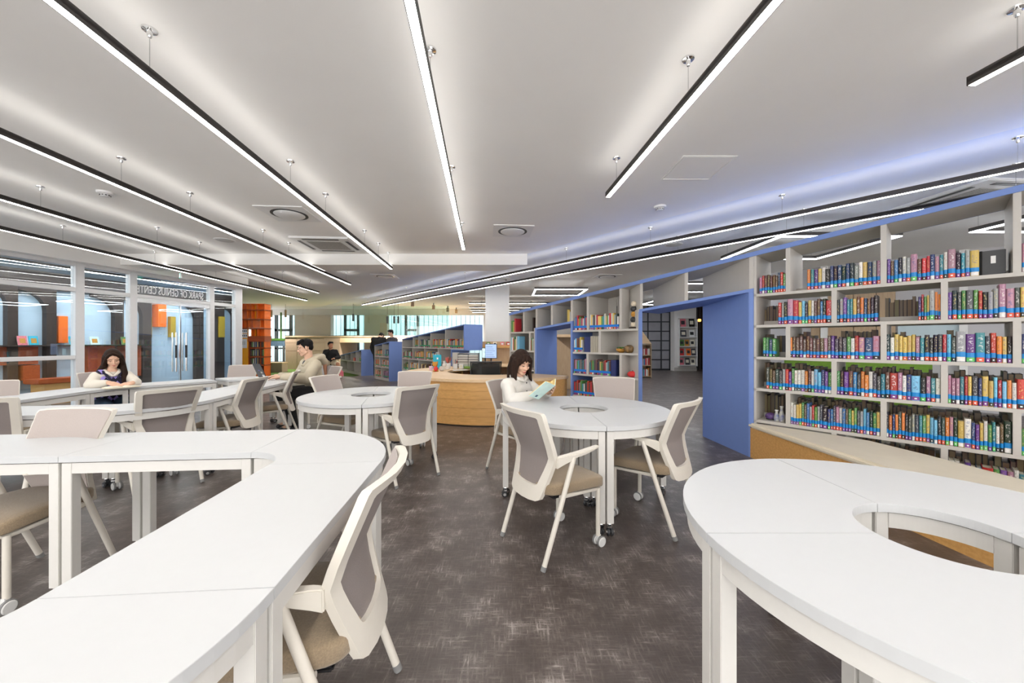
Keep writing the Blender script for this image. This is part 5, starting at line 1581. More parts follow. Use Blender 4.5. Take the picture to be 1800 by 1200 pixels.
INN = symm([(0, 0.436), (0.06, 0.437), (0.098, 0.440), (0.110, 0.446), (0.115, 0.456), (0.124, 0.485), (0.139, 0.530), (0.155, 0.578), (0.162, 0.605), (0.168, 0.67), (0.177, 0.75), (0.186, 0.83), (0.189, 0.852), (0.183, 0.860), (0.15, 0.863), (0.08, 0.864), (0, 0.864)])
def loopframe(outer, inner, th0, th1):
    n = len(outer)
    vs = []
    for lp, dy in ((outer, th0), (inner, th0), (inner, th1), (outer, th1)):
        vs += [Vector((x, ybk(z, x) + dy, z)) for x, z in lp]
    fs = []
    for k in range(4):
        a, b = k * n, ((k + 1) % 4) * n
        for i in range(n):
            j = (i + 1) % n
            fs.append((a + i, a + j, b + j, b + i))
    return MB().add(vs, fs)
def sheet(loop, dy, shrink):
    n = len(loop)
    h = n // 2
    left = [i for i in range(0, h + 1)]
    vs, fs = [], []
    half = loop[:h + 1]
    rows = []
    for x, z in half:
        x2 = max(0, x - shrink)
        z2 = z + (shrink if z < 0.4 else (-shrink if z > 0.86 else 0))
        row = []
        for k in range(-4, 5):
            xx = x2 * k / 4
            row.append(len(vs))
            vs.append(Vector((xx, ybk(z2, xx) + dy, z2)))
        rows.append(row)
    for a, b in zip(rows, rows[1:]):
        for k in range(8):
            fs.append((a[k], a[k + 1], b[k + 1], b[k]))
    return MB().add(vs, fs)
def make_chair(label):
    t = thing('mesh_chair', label, 'chair')
    bf_ = loopframe(OUT, INN, -0.016, 0.012)
    part('back_frame', bf_, M['shell'], t, smooth=True)
    part('back_mesh', sheet(OUT, 0.016, 0.006), M['net'], t, smooth=True)
    part('rear_shade_mesh', sheet(INN, 0.002, -0.004), M['netshaded'], t, smooth=True)  # extra sheet that darkens the back of the mesh like shade
    # seat: softly domed cushion with a dropped front edge
    ns = 12
    vs, fs = [], []
    def out(k, inset):
        a = 2 * PI * k / 28
        c, s = math.cos(a), math.sin(a)
        sx = (abs(c) ** 0.36) * (1 if c >= 0 else -1) * (0.235 - inset)
        sy = (abs(s) ** 0.36) * (1 if s >= 0 else -1) * (0.235 - inset)
        w = 1.0 - 0.10 * (0.5 - sy / 0.47)
        return sx * w, sy + 0.02
    rings = [(0.02, 0.391), (0.003, 0.396), (0.0, 0.405), (0.0, 0.440), (0.003, 0.450), (0.012, 0.456), (0.05, 0.462), (0.12, 0.464), (0.18, 0.464)]
    for ins, z in rings:
        for k in range(28):
            x, y = out(k, ins)
            dz = -0.022 * max(0, (y - 0.05) / 0.2) ** 2
            vs.append((x, y, z + dz))
    for i in range(len(rings) - 1):
        for k in range(28):
            fs.append((i * 28 + k, i * 28 + (k + 1) % 28, (i + 1) * 28 + (k + 1) % 28, (i + 1) * 28 + k))
    fs.append(tuple(range(27, -1, -1)))
    fs.append(tuple((len(rings) - 1) * 28 + k for k in range(28)))
    part('seat', MB().add(vs, fs), M['seat'], t, smooth='all')
    part('seat_pan', MB().box(-0.2, 0.2, -0.17, 0.2, 0.374, 0.392), M['black'], t, bevel=0.006)
    um = MB().tube([(-0.215, -0.13, 0.385), (-0.2, 0.19, 0.365), (0.2, 0.19, 0.365), (0.215, -0.13, 0.385)], 0.012, 8)
    um.tube([(-0.228, -0.105, 0.39), (0.228, -0.105, 0.39)], 0.012, 8)
    part('under_frame', um, M['shell'], t, smooth=True)
    for sx in (-1, 1):
        # arm: gusset at the waist of the back, flat tapering pad forward
        secs = [(-0.150, 0.203, 0.550, 0.618, 0.012), (-0.118, 0.210, 0.566, 0.625, 0.015), (-0.08, 0.222, 0.585, 0.630, 0.019), (-0.03, 0.233, 0.609, 0.636, 0.023), (0.03, 0.240, 0.620, 0.643, 0.025), (0.09, 0.240, 0.632, 0.649, 0.024), (0.14, 0.236, 0.641, 0.654, 0.020), (0.155, 0.234, 0.645, 0.654, 0.014)]
        vs, fs = [], []
        for y, x, z0, z1, hw in secs:
            vs += [(sx * (x - hw), y, z1), (sx * (x + hw), y, z1), (sx * (x + hw * 0.8), y, z0), (sx * (x - hw * 0.8), y, z0)]
        m = len(secs)
        for i in range(m - 1):
            for j in range(4):
                fs.append((4 * i + j, 4 * i + (j + 1) % 4, 4 * i + 4 + (j + 1) % 4, 4 * i + 4 + j))
        fs += [(0, 1, 2, 3), (4 * m - 1, 4 * m - 2, 4 * m - 3, 4 * m - 4)]
        part('armrest', MB().add(vs, fs), M['shell'], t, smooth=True, bevel=0.004)
        l = part('leg', MB().tube([(sx * 0.238, -0.045, 0.612), (sx * 0.234, -0.145, 0.33), (sx * 0.228, -0.258, 0.022)], [0.0155, 0.0155, 0.0150], 12), M['shell'], t, smooth=True)
        part('foot_tip', MB().tube([(sx * 0.2281, -0.2565, 0.026), (sx * 0.2275, -0.266, 0.001)], 0.0163, 12), M['tip'], l, smooth=True)
        l = part('leg', MB().tube([(sx * 0.2, 0.19, 0.372), (sx * 0.2, 0.19, 0.068)], 0.0145, 12), M['shell'], t, smooth=True)
        wm = MB()
        q = Matrix.Rotation(PI / 2, 4, 'Y')
        for dx in (-0.021, 0.021):
            wm.lathe([(0.004, -0.011), (0.026, -0.011), (0.0325, -0.005), (0.0325, 0.005), (0.026, 0.011), (0.004, 0.011)], 20, Matrix.Translation((sx * 0.2 + dx, 0.20, 0.033)) @ q)
        wm.box(sx * 0.2 - 0.01, sx * 0.2 + 0.01, 0.185, 0.205, 0.03, 0.075)
        part('castor', wm, M['wheel'], l, smooth=True)
        tm = MB()
        for dx in (-0.021, 0.021):
            tm.lathe([(0.0328, -0.007), (0.0345, -0.004), (0.0345, 0.004), (0.0328, 0.007), (0.027, 0.007), (0.027, -0.007), (0.0328, -0.007)], 20, Matrix.Translation((sx * 0.2 + dx, 0.20, 0.0345)) @ q, cap=False)
        part('tyre', tm, M['tip'], l, smooth=True)
    return t
CH = [
    ((0.28, 2.44), 32, 'cream mesh chair with its back to the camera, nearest side of the middle round table'),
    ((1.04, 2.78), 135, 'cream mesh chair at the right of the middle round table, turned left'),
    ((1.10, 3.93), 261, 'chair beyond the middle round table, in front of the grey shelves'),
    ((0.09, 3.80), -43, 'chair under the woman in the white dress'),
    ((-1.06, 3.63), 138, 'chair on the near right side of the round table behind the left tables'),
    ((-1.97, 4.36), -14, 'chair on the left of the round table behind the left tables, beige front seen'),
    ((-1.31, 4.80), 271, 'chair at the back of the left round table, by the oak desk'),
    ((-3.14, 4.16), 184, 'chair at the right side of the ring by the glass wall, seen from behind'),
    ((-3.26, 5.08), 203, 'chair almost edge-on in front of the man with the laptop'),
    ((-3.20, 3.36), 153, 'large chair back at the near right corner of the ring by the glass wall'),
    ((-3.95, 2.84), 121, 'chair back cut by the left edge of the picture'),
    ((-2.62, 1.98), 269, 'chair facing the camera behind the front left ring, under its far side'),
    ((-5.14, 3.67), -26, 'chair at the far left edge in front of the glass wall'),
    ((-5.26, 4.86), -30, 'chair under the woman in the argyle vest'),
    ((-4.57, 6.16), -80, 'empty chair behind the laptop, in front of the glass door'),
    ((-3.04, 5.86), 222, 'chair under the man in the khaki jacket'),
    ((-0.69, 1.22), 186, 'big chair in the foreground pushed under the front left ring'),
]
chair0 = None
for (x, y), ph, lab in CH:
    if chair0 is None:
        chair0 = make_chair(lab)
        chair0['group'] = 'cream mesh armchairs'
        c = chair0
        base_mtx = Matrix.Translation((x, y, 0)) @ Matrix.Rotation(R(ph - 90), 4, 'Z')
    else:
        c = copy_tree(chair0, (x, y, 0), R(ph - 90), lab, 'cream mesh armchairs')
chair0.matrix_basis = base_mtx
W[chair0] = base_mtx

# ------------------------------------------------------------------ people
def V(*a):
    return Vector(a)
class Blob:
    """a body grown from tapered limbs and rounded masses, fused into one continuous skin"""
    def __init__(s):
        s.bm = bmesh.new()
    def ball(s, c, r, rot=None):
        r = r if isinstance(r, (tuple, list)) else (r, r, r)
        m = Matrix.Translation(c) @ (rot.to_4x4() if rot is not None else Matrix.Identity(4)) @ Matrix.Diagonal((r[0], r[1], r[2], 1))
        bmesh.ops.create_icosphere(s.bm, subdivisions=3 if max(r) > 0.03 else 2, radius=1, matrix=m)
        return s
    def cap(s, a, b, ra, rb):
        a, b = Vector(a), Vector(b)
        d = b - a
        L = d.length
        if L < 1e-5:
            return s.ball(a, ra)
        q = d.to_track_quat('Z', 'Y').to_matrix().to_4x4()
        bmesh.ops.create_cone(s.bm, cap_ends=True, segments=18, radius1=ra, radius2=rb, depth=L, matrix=Matrix.Translation((a + b) / 2) @ q)
        sub = 3 if max(ra, rb) > 0.03 else 2
        bmesh.ops.create_icosphere(s.bm, subdivisions=sub, radius=ra, matrix=Matrix.Translation(a))
        bmesh.ops.create_icosphere(s.bm, subdivisions=sub, radius=rb, matrix=Matrix.Translation(b))
        return s
    def chain(s, pts, rs):
        for i in range(len(pts) - 1):
            s.cap(pts[i], pts[i + 1], rs[i], rs[i + 1])
        return s
    def build(s, name, m, parent, voxel=0.007, smooth=3, factor=0.5):
        me = bpy.data.meshes.new(name)
        s.bm.to_mesh(me)
        s.bm.free()
        o = bpy.data.objects.new(name, me)
        C.objects.link(o)
        r = o.modifiers.new('fuse', 'REMESH')
        r.mode = 'VOXEL'
        r.voxel_size = voxel
        if smooth:
            sm = o.modifiers.new('smooth', 'SMOOTH')
            sm.iterations = smooth
            sm.factor = factor
        dg = bpy.context.evaluated_depsgraph_get()
        dg.update()
        out = bpy.data.meshes.new_from_object(o.evaluated_get(dg))
        bpy.data.objects.remove(o)
        bpy.data.meshes.remove(me)
        out.name = name
        out.materials.clear()
        out.materials.append(m)
        for p in out.polygons:
            p.use_smooth = True
        ob = bpy.data.objects.new(name, out)
        place(ob, parent, Matrix.Identity(4))
        return ob

def hand(b, wrist, fwd, palm, side, curl, k=1.0):
    """palm, four unequal bent fingers and a thumb from the side; palm = direction the palm faces; side=+1: thumb lies on fwd x palm"""
    f = Vector(fwd).normalized()
    p = (Vector(palm) - f * Vector(palm).dot(f)).normalized()
    t = f.cross(p) * side
    w = Vector(wrist)
    b.cap(w, w + f * 0.045 * k, 0.022 * k, 0.026 * k)
    for i in range(4):
        off = (0.028 - 0.0187 * i) * k
        b.cap(w + f * 0.02 * k + t * off * 0.7, w + f * 0.085 * k + t * off, 0.014 * k, 0.0125 * k)
    for i, L in enumerate((0.068, 0.076, 0.071, 0.056)):
        base = w + f * 0.085 * k + t * (0.031 - 0.0205 * i) * k
        d = f.copy()
        ang = 0
        pos = base
        r = 0.0088
        for j, fr in enumerate((0.45, 0.32, 0.23)):
            ang += curl * (0.6, 1.0, 0.7)[j]
            d = f * math.cos(ang) + p * math.sin(ang) + t * (0.09 - 0.06 * i)
            nx = pos + d.normalized() * L * fr * k
            b.cap(pos, nx, r * k, (r - 0.0008) * k)
            r -= 0.0008
            pos = nx
    tb = w + f * 0.025 * k + t * 0.024 * k
    t1 = tb + (f * 0.55 + t * 0.65 + p * 0.35).normalized() * 0.042 * k
    t2 = t1 + (f * 0.8 + t * 0.2 + p * (0.3 + 0.5 * curl)).normalized() * 0.030 * k
    b.cap(tb, t1, 0.0125 * k, 0.0105 * k).cap(t1, t2, 0.0105 * k, 0.0085 * k)

def headmat(c, yaw, pitch, roll=0.0):
    return Matrix.Translation(c) @ Matrix.Rotation(yaw, 4, 'Z') @ Matrix.Rotation(pitch, 4, 'X') @ Matrix.Rotation(roll, 4, 'Y')

def head(b, hm, neck, k=1.0, male=False):
    """head facing +y of hm, eyes at its origin level; chin 0.115 below, crown 0.115 above"""
    r3 = hm.to_3x3()
    P = lambda x, y, z: hm @ Vector((x * k, y * k, z * k))
    b.ball(P(0, -0.018, 0.030), (0.074 * k, 0.094 * k, 0.086 * k), r3)
    b.ball(P(0, 0.018, -0.030), (0.062 * k, 0.066 * k, 0.072 * k), r3)
    jw = 0.05 if male else 0.043
    b.cap(P(-jw, -0.005, -0.062), P(-0.014, 0.055, -0.097), 0.022 * k, 0.017 * k)
    b.cap(P(jw, -0.005, -0.062), P(0.014, 0.055, -0.097), 0.022 * k, 0.017 * k)
    b.ball(P(0, 0.062, -0.098), (0.020 * k, 0.016 * k, 0.016 * k), r3)
    for sx in (-1, 1):
        b.ball(P(sx * 0.036, 0.055, -0.032), (0.024 * k, 0.022 * k, 0.026 * k), r3)
        b.ball(P(sx * 0.032, 0.066, 0.020), (0.030 * k, 0.015 * k, 0.010 * k), r3)
        b.ball(P(sx * 0.076, -0.010, -0.012), (0.010 * k, 0.018 * k, 0.030 * k), r3)
    b.cap(P(0, 0.075, 0.006), P(0, 0.098, -0.034), 0.008 * k, 0.0115 * k)
    for sx in (-1, 1):
        b.ball(P(sx * 0.012, 0.085, -0.038), (0.009 * k, 0.010 * k, 0.008 * k), r3)
    b.ball(P(0, 0.074, -0.066), (0.022 * k, 0.012 * k, 0.010 * k), r3)
    b.ball(P(0, 0.073, -0.078), (0.019 * k, 0.011 * k, 0.008 * k), r3)
    b.cap(Vector(neck), P(0, -0.030, -0.055), (0.058 if male else 0.047) * k, (0.054 if male else 0.044) * k)

def face(t, hm, k=1.0, hair='hairbrown', looking_down=True):
    loc = lambda mb, nm, m: part(nm, mb, M[m], t, smooth=True)
    r3 = hm.to_3x3().to_4x4()
    def tb(pts, r):
        return MB().tube([hm @ (Vector(p) * k) for p in pts], [q * k for q in r], 6)
    for sx in (-1, 1):
        loc(tb([(sx * 0.016, 0.083, -0.001), (sx * 0.031, 0.0855, -0.004), (sx * 0.047, 0.078, 0.0)], (0.0014, 0.0050, 0.0014)), 'eye', 'eyedark')
        loc(tb([(sx * 0.014, 0.085, 0.020), (sx * 0.032, 0.085, 0.026), (sx * 0.052, 0.073, 0.020)], (0.002, 0.0035, 0.0012)), 'eyebrow', hair)
    loc(tb([(-0.024, 0.075, -0.070), (-0.008, 0.0845, -0.0665), (0.0, 0.0845, -0.0685), (0.008, 0.0845, -0.0665), (0.024, 0.075, -0.070)], (0.001, 0.0045, 0.0045, 0.0045, 0.001)), 'mouth', 'lips')
    loc(tb([(-0.018, 0.076, -0.073), (0.0, 0.083, -0.078), (0.018, 0.076, -0.073)], (0.001, 0.0055, 0.001)), 'lower_lip', 'lips')

def torso(b, hip, chest, neck, sl, sr, w=1.0, bulk=0.0):
    """pelvis, belly, chest and shoulders"""
    d = (chest - hip)
    side = (sr - sl).normalized()
    b.cap(hip - side * 0.075 * w, hip + side * 0.075 * w, 0.092 + bulk, 0.092 + bulk)
    mid = hip + d * 0.5
    b.cap(mid - side * 0.055 * w, mid + side * 0.055 * w, 0.085 + bulk, 0.085 + bulk)
    b.cap(hip - side * 0.06 * w, mid - side * 0.05 * w, 0.088 + bulk, 0.084 + bulk).cap(hip + side * 0.06 * w, mid + side * 0.05 * w, 0.088 + bulk, 0.084 + bulk)
    b.cap(mid - side * 0.05 * w, chest - side * 0.07 * w, 0.084 + bulk, 0.092 + bulk).cap(mid + side * 0.05 * w, chest + side * 0.07 * w, 0.084 + bulk, 0.092 + bulk)
    b.cap(chest - side * 0.07 * w, chest + side * 0.07 * w, 0.094 + bulk, 0.094 + bulk)
    b.cap(chest + (neck - chest) * 0.2, neck, 0.075 + bulk, 0.050 + bulk * 0.6)
    for s_ in (sl, sr):
        b.cap(s_, neck + (s_ - neck) * 0.25 + Vector((0, 0, -0.012)), 0.052 + bulk, 0.048 + bulk * 0.7)
        b.cap(s_, chest + (s_ - chest) * 0.4, 0.054 + bulk, 0.080 + bulk)

def limb(b, a, m, c, ra, rm, rc, bulk=0.0):
    b.chain([a, a + (m - a) * 0.35, m, m + (c - m) * 0.3, c], [ra + bulk, ra * 1.02 + bulk, rm + bulk, rm * 1.04 + bulk, rc + bulk * 0.7])

def person(label, loc, face_deg):
    return thing('person', label, 'person', loc, R(face_deg - 90), 'people')

# ---- woman in the white shirt dress, reading at the middle round table
pa = person('woman in a white buttoned shirt dress reading a mint book at the middle round table', (0.05, 3.83, 0), -39)
inv = W[pa].inverted()
WL = lambda x, y, z: inv @ Vector((x, y, z))
hip, chest, neck = V(0, -0.02, 0.50), V(0, 0.005, 0.80), V(0, 0.02, 0.925)
sl, sr = V(-0.155, 0.01, 0.865), V(0.155, 0.01, 0.865)
hmA = headmat(V(0.0, 0.065, 1.085), R(-20), R(-20))
bkc = WL(0.245, 3.43, 0.845)
er, el = V(0.245, 0.13, 0.735), V(-0.215, 0.16, 0.735)
wr_, wl_ = V(0.105, 0.315, 0.80), V(-0.02, 0.385, 0.815)
kr, kl = V(0.10, 0.40, 0.49), V(-0.09, 0.41, 0.49)
ar, al = V(0.11, 0.34, 0.08), V(-0.10, 0.36, 0.08)
b = Blob()
head(b, hmA, neck)
torso(b, hip, chest, neck, sl, sr, 0.92)
limb(b, sl, el, wl_, 0.044, 0.036, 0.026); limb(b, sr, er, wr_, 0.044, 0.036, 0.026)
limb(b, hip + V(-0.08, 0, 0), kl, al, 0.078, 0.055, 0.036); limb(b, hip + V(0.08, 0, 0), kr, ar, 0.078, 0.055, 0.036)
b.cap(al, al + V(0, 0.13, -0.045), 0.036, 0.028).cap(ar, ar + V(0, 0.13, -0.045), 0.036, 0.028)
hand(b, wr_, V(-0.35, 0.80, 0.30), V(-0.6, -0.2, 0.6), 1, 0.45)
hand(b, wl_, V(0.45, 0.75, 0.25), V(0.6, -0.3, 0.5), -1, 0.45)
b.build('body', M['skin'], pa, 0.0052, 2)
face(pa, hmA, 1.0, 'hairbrown')
b = Blob()
torso(b, hip, chest, neck - V(0, 0, 0.025), sl, sr, 0.95, 0.022)
limb(b, sl, el, wl_ + (el - wl_) * 0.22, 0.050, 0.050, 0.036, 0.012); limb(b, sr, er, wr_ + (er - wr_) * 0.22, 0.050, 0.050, 0.036, 0.012)
b.cap(hip + V(-0.07, 0, 0), kl + V(0, 0.0, 0.0), 0.11, 0.085).cap(hip + V(0.07, 0, 0), kr, 0.11, 0.085)
b.cap(kl, kl + V(-0.02, -0.02, -0.24), 0.085, 0.075).cap(kr, kr + V(0.05, -0.05, -0.26), 0.085, 0.080).cap(kl + V(0, 0, -0.05), kr + V(0, 0, -0.05), 0.08, 0.08).cap(kl + V(0, -0.02, -0.22), kr + V(0.04, -0.04, -0.24), 0.07, 0.07)
b.build('shirt_dress', M['shirt'], pa, 0.008, 4)
b = Blob()
for sx in (-1, 1):
    b.chain([V(sx * 0.015, 0.095, 0.905), V(sx * 0.06, 0.075, 0.925), V(sx * 0.085, 0.01, 0.945), V(sx * 0.05, -0.05, 0.955), V(0, -0.062, 0.957)], [0.014, 0.020, 0.020, 0.018, 0.018])
b.build('collar', M['shirt'], pa, 0.006, 2)
bt = MB()
for z, y in ((0.885, 0.125), (0.80, 0.128), (0.72, 0.122), (0.64, 0.115)):
    bt.ball((0.0, y, z), (0.0085, 0.006, 0.0085), 10, 6)
part('buttons', bt, M['dark'], pa, smooth=True)
b = Blob()
HP = lambda x, y, z, hm=hmA: hm @ Vector((x, y, z))
r3 = hmA.to_3x3()
b.ball(HP(0, -0.028, 0.040), (0.088, 0.098, 0.094), r3)
for sx in (-1, 1):
    for j, (x0, y0, x1, y1, r0, r1) in enumerate(((0.074, 0.030, 0.086, 0.045, 0.026, 0.020), (0.084, 0.0, 0.098, 0.01, 0.030, 0.028), (0.080, -0.05, 0.092, -0.05, 0.036, 0.034), (0.040, -0.085, 0.050, -0.095, 0.042, 0.036))):
        top = HP(sx * x0, y0, 0.03)
        midp = HP(sx * x1, y1, -0.085)
        end = V(midp.x + sx * 0.012, midp.y + (0.012 if j < 2 else -0.012), 0.90 + 0.012 * j)
        b.chain([top, midp, end], [r0, r1, r1 * 0.55])
    b.chain([HP(sx * 0.012, 0.058, 0.098), HP(sx * 0.045, 0.080, 0.055), HP(sx * 0.066, 0.066, 0.005)], [0.016, 0.015, 0.010])
b.chain([HP(0.0, 0.066, 0.098), HP(0.004, 0.086, 0.060), HP(0.010, 0.088, 0.036)], [0.016, 0.013, 0.006])
b.chain([HP(-0.02, 0.066, 0.096), HP(-0.026, 0.085, 0.058), HP(-0.028, 0.084, 0.034)], [0.016, 0.013, 0.006])
b.chain([HP(0.028, 0.062, 0.096), HP(0.034, 0.082, 0.058), HP(0.040, 0.078, 0.030)], [0.016, 0.013, 0.006])
b.build('hair', M['hairbrown'], pa, 0.0055, 3)
# the open book held in both hands
ob_ = thing('open_book', 'open hardback with a mint cover and yellow page edges held by the woman in white', 'book', (0, 0, 0), mtx=Matrix.Translation((0.245, 3.475, 0.762)) @ Matrix.Rotation(R(-39 - 90 + 14), 4, 'Z') @ Matrix.Rotation(R(-50), 4, 'X'))
for sx in (-1, 1):
    q = Matrix.Rotation(sx * R(-24), 4, 'Z')
    part('cover', MB().box(0 if sx > 0 else -0.155, 0.155 if sx > 0 else 0, 0.0, 0.004, 0, 0.215, q), M['mint'], ob_, bevel=0.001)
    pb_ = MB()
    prof = [(0.0, -0.004), (0.02, -0.022), (0.06, -0.026), (0.11, -0.018), (0.147, -0.010), (0.147, 0.0), (0.0, 0.0)]
    pb_.prism([(sx * x, y) for x, y in prof], 0.006, 0.209, q)
    part('page_block', pb_, M['yellowpaper'], ob_)
part('cover_emblem', MB().box(0.06, 0.085, 0.0045, 0.006, 0.02, 0.045, Matrix.Rotation(R(-24), 4, 'Z')), M['denim'], ob_)

# ---- woman in the argyle vest reading by the glass wall
pbn = person('woman with long brown hair in an argyle vest, reading in front of the glass wall', (-5.22, 4.84, 0), -33)
hip, chest, neck = V(0, 0.0, 0.50), V(0, 0.06, 0.79), V(0, 0.09, 0.92)
sl, sr = V(-0.135, 0.075, 0.855), V(0.135, 0.075, 0.855)
hmB = headmat(V(0.0, 0.145, 1.085), R(-6), R(-24), R(6))
er, el = V(0.205, 0.20, 0.765), V(-0.195, 0.21, 0.765)
wr_, wl_ = V(0.075, 0.37, 0.795), V(-0.125, 0.40, 0.775)
kr, kl = V(0.12, 0.42, 0.50), V(-0.12, 0.42, 0.50)
ar, al = V(0.12, 0.36, 0.08), V(-0.12, 0.36, 0.08)
b = Blob()
head(b, hmB, neck, 0.93)
torso(b, hip, chest, neck, sl, sr, 0.82)
limb(b, sl, el, wl_, 0.044, 0.036, 0.026); limb(b, sr, er, wr_, 0.044, 0.036, 0.026)
limb(b, hip + V(-0.08, 0, 0), kl, al, 0.078, 0.055, 0.036); limb(b, hip + V(0.08, 0, 0), kr, ar, 0.078, 0.055, 0.036)
b.cap(al, al + V(0, 0.13, -0.045), 0.036, 0.028).cap(ar, ar + V(0, 0.13, -0.045), 0.036, 0.028)
hand(b, wr_, V(-0.45, 0.75, -0.25), V(-0.1, -0.4, -0.9), 1, 0.35)
hand(b, wl_, V(0.65, 0.6, -0.05), V(0.2, -0.2, -0.9), -1, 0.35)
b.build('body', M['skin'], pbn, 0.0052, 2)
face(pbn, hmB, 0.93, 'hairbrown')
b = Blob()
torso(b, hip, chest, neck - V(0, 0, 0.03), sl, sr, 0.82, 0.010)
limb(b, sl, el, wl_ + (el - wl_) * 0.18, 0.050, 0.048, 0.034, 0.010); limb(b, sr, er, wr_ + (er - wr_) * 0.18, 0.050, 0.048, 0.034, 0.010)
b.build('blouse', M['cream'], pbn, 0.008, 4)
b = Blob()
for sx in (-1, 1):
    b.chain([V(sx * 0.012, 0.165, 0.865), V(sx * 0.050, 0.150, 0.905), V(sx * 0.070, 0.09, 0.93), V(sx * 0.035, 0.03, 0.94)], [0.015, 0.019, 0.019, 0.017])
b.build('collar', M['cream'], pbn, 0.006, 2)
b = Blob()
side = V(1, 0, 0)
mid = hip + (chest - hip) * 0.5
for sx in (-1, 1):
    b.chain([hip + side * sx * 0.055, mid + side * sx * 0.05, chest + side * sx * 0.060 - V(0, 0, 0.02)], [0.128, 0.122, 0.124])
    b.cap(chest + side * sx * 0.07, V(sx * 0.088, 0.075, 0.890), 0.096, 0.060)
b.cap(hip, chest - V(0, 0, 0.03), 0.132, 0.130)
b.build('vest', M['argyle'], pbn, 0.008, 3)
b = Blob()
for sx in (-1, 1):
    b.chain([V(0, 0.192, 0.775), V(sx * 0.045, 0.184, 0.845), V(sx * 0.082, 0.125, 0.92)], [0.013, 0.013, 0.014])
    b.chain([V(sx * 0.122, 0.06, 0.912), V(sx * 0.138, 0.13, 0.85), V(sx * 0.128, 0.145, 0.76)], [0.016, 0.015, 0.014])
b.build('vest_ribbing', M['navy'], pbn, 0.006, 2)
b = Blob()
limb(b, hip + V(-0.08, 0, 0), kl, al, 0.092, 0.070, 0.055); limb(b, hip + V(0.08, 0, 0), kr, ar, 0.092, 0.070, 0.055)
b.cap(hip + V(-0.08, 0, 0), hip + V(0.08, 0, 0), 0.11, 0.11)
b.build('jeans', M['denim'], pbn, 0.009, 3)
b = Blob()
r3 = hmB.to_3x3()
HP = lambda x, y, z: hmB @ (Vector((x, y, z)) * 0.93)
b.ball(HP(0, -0.026, 0.040), (0.078, 0.090, 0.085), r3)
for sx in (-1, 1):
    b.chain([HP(sx * 0.006, 0.060, 0.104), HP(sx * 0.056, 0.060, 0.062), HP(sx * 0.078, 0.040, -0.02), HP(sx * 0.092, 0.02, -0.09)], [0.010, 0.012, 0.016, 0.020])
    for j, (x0, y0) in enumerate(((0.080, 0.0), (0.072, -0.05), (0.036, -0.08))):
        top = HP(sx * x0, y0, 0.02)
        m1 = HP(sx * (x0 + 0.010), y0, -0.10)
        if sx < 0:          # over the left shoulder, in front of the arm
            b.chain([top, m1, V(-0.105 + 0.02 * j, 0.135 - 0.05 * j, 0.89), V(-0.09 + 0.01 * j, 0.160 - 0.06 * j, 0.79), V(-0.07, 0.175 - 0.07 * j, 0.72)], [0.024, 0.027, 0.034, 0.028, 0.010])
        else:
            b.chain([top, m1, V(0.100 - 0.01 * j, 0.055 - 0.045 * j, 0.93), V(0.10, 0.02 - 0.045 * j, 0.87)], [0.024, 0.027, 0.030, 0.012])
b.build('hair', M['hairbrown'], pbn, 0.006, 3)
o2 = thing('flat_open_book', 'open book lying flat under the hands of the woman in the argyle vest', 'book', W[pbn] @ Vector((-0.01, 0.50, TZ + 0.001)), W[pbn].to_euler().z + R(6))
for sx in (-1, 1):
    part('cover', MB().box(0.001 if sx > 0 else -0.15, 0.15 if sx > 0 else -0.001, -0.1, 0.1, 0, 0.003), M['sand'], o2)
    prof = [(0.002, 0.010), (0.03, 0.022), (0.08, 0.020), (0.145, 0.010), (0.145, 0.003), (0.002, 0.003)]
    part('page_block', MB().prism([(sx * x, z) for x, z in prof], -0.097, 0.097, Matrix(((1, 0, 0, 0), (0, 0, 1, 0), (0, 1, 0, 0), (0, 0, 0, 1)))), M['paper'], o2)

# ---- man in the khaki hooded jacket typing on a laptop
pm = person('man with short black hair in a khaki hooded jacket typing on a laptop', (-3.08, 5.82, 0), 228)
hip, chest, neck = V(0, -0.02, 0.52), V(0, 0.06, 0.86), V(0, 0.085, 1.005)
sl, sr = V(-0.195, 0.065, 0.945), V(0.195, 0.065, 0.945)
hmM = headmat(V(0.0, 0.145, 1.205), R(-14), R(-12))
er, el = V(0.27, 0.16, 0.72), V(-0.27, 0.20, 0.75)
wr_, wl_ = V(0.33, 0.40, 0.775), V(0.03, 0.46, 0.775)
kr, kl = V(0.13, 0.43, 0.54), V(-0.13, 0.43, 0.54)
ar, al = V(0.13, 0.30, 0.09), V(-0.13, 0.34, 0.09)
b = Blob()
head(b, hmM, neck, 1.06, True)
torso(b, hip, chest, neck, sl, sr, 1.1)
limb(b, sl, el, wl_, 0.05, 0.042, 0.030); limb(b, sr, er, wr_, 0.05, 0.042, 0.030)
limb(b, hip + V(-0.09, 0, 0), kl, al, 0.09, 0.062, 0.042); limb(b, hip + V(0.09, 0, 0), kr, ar, 0.09, 0.062, 0.042)
b.cap(al, al + V(0, 0.15, -0.05), 0.042, 0.032).cap(ar, ar + V(0, 0.15, -0.05), 0.042, 0.032)
hand(b, wr_, V(0.15, 0.95, -0.05), V(0, -0.1, -1), 1, 0.30, 1.08)
hand(b, wl_, V(0.45, 0.85, -0.05), V(0, -0.1, -1), -1, 0.30, 1.08)
b.build('body', M['skin'], pm, 0.0055, 2)
face(pm, hmM, 1.06, 'hairblack')
b = Blob()
torso(b, hip + V(0, 0, 0.02), chest, neck - V(0, 0, 0.03), sl, sr, 1.1, 0.034)
limb(b, sl, el, wl_ + (el - wl_) * 0.12, 0.062, 0.062, 0.046, 0.016); limb(b, sr, er, wr_ + (er - wr_) * 0.12, 0.062, 0.062, 0.046, 0.016)
b.cap(hip + V(-0.09, 0, 0), hip + V(0.09, 0, 0), 0.14, 0.14)
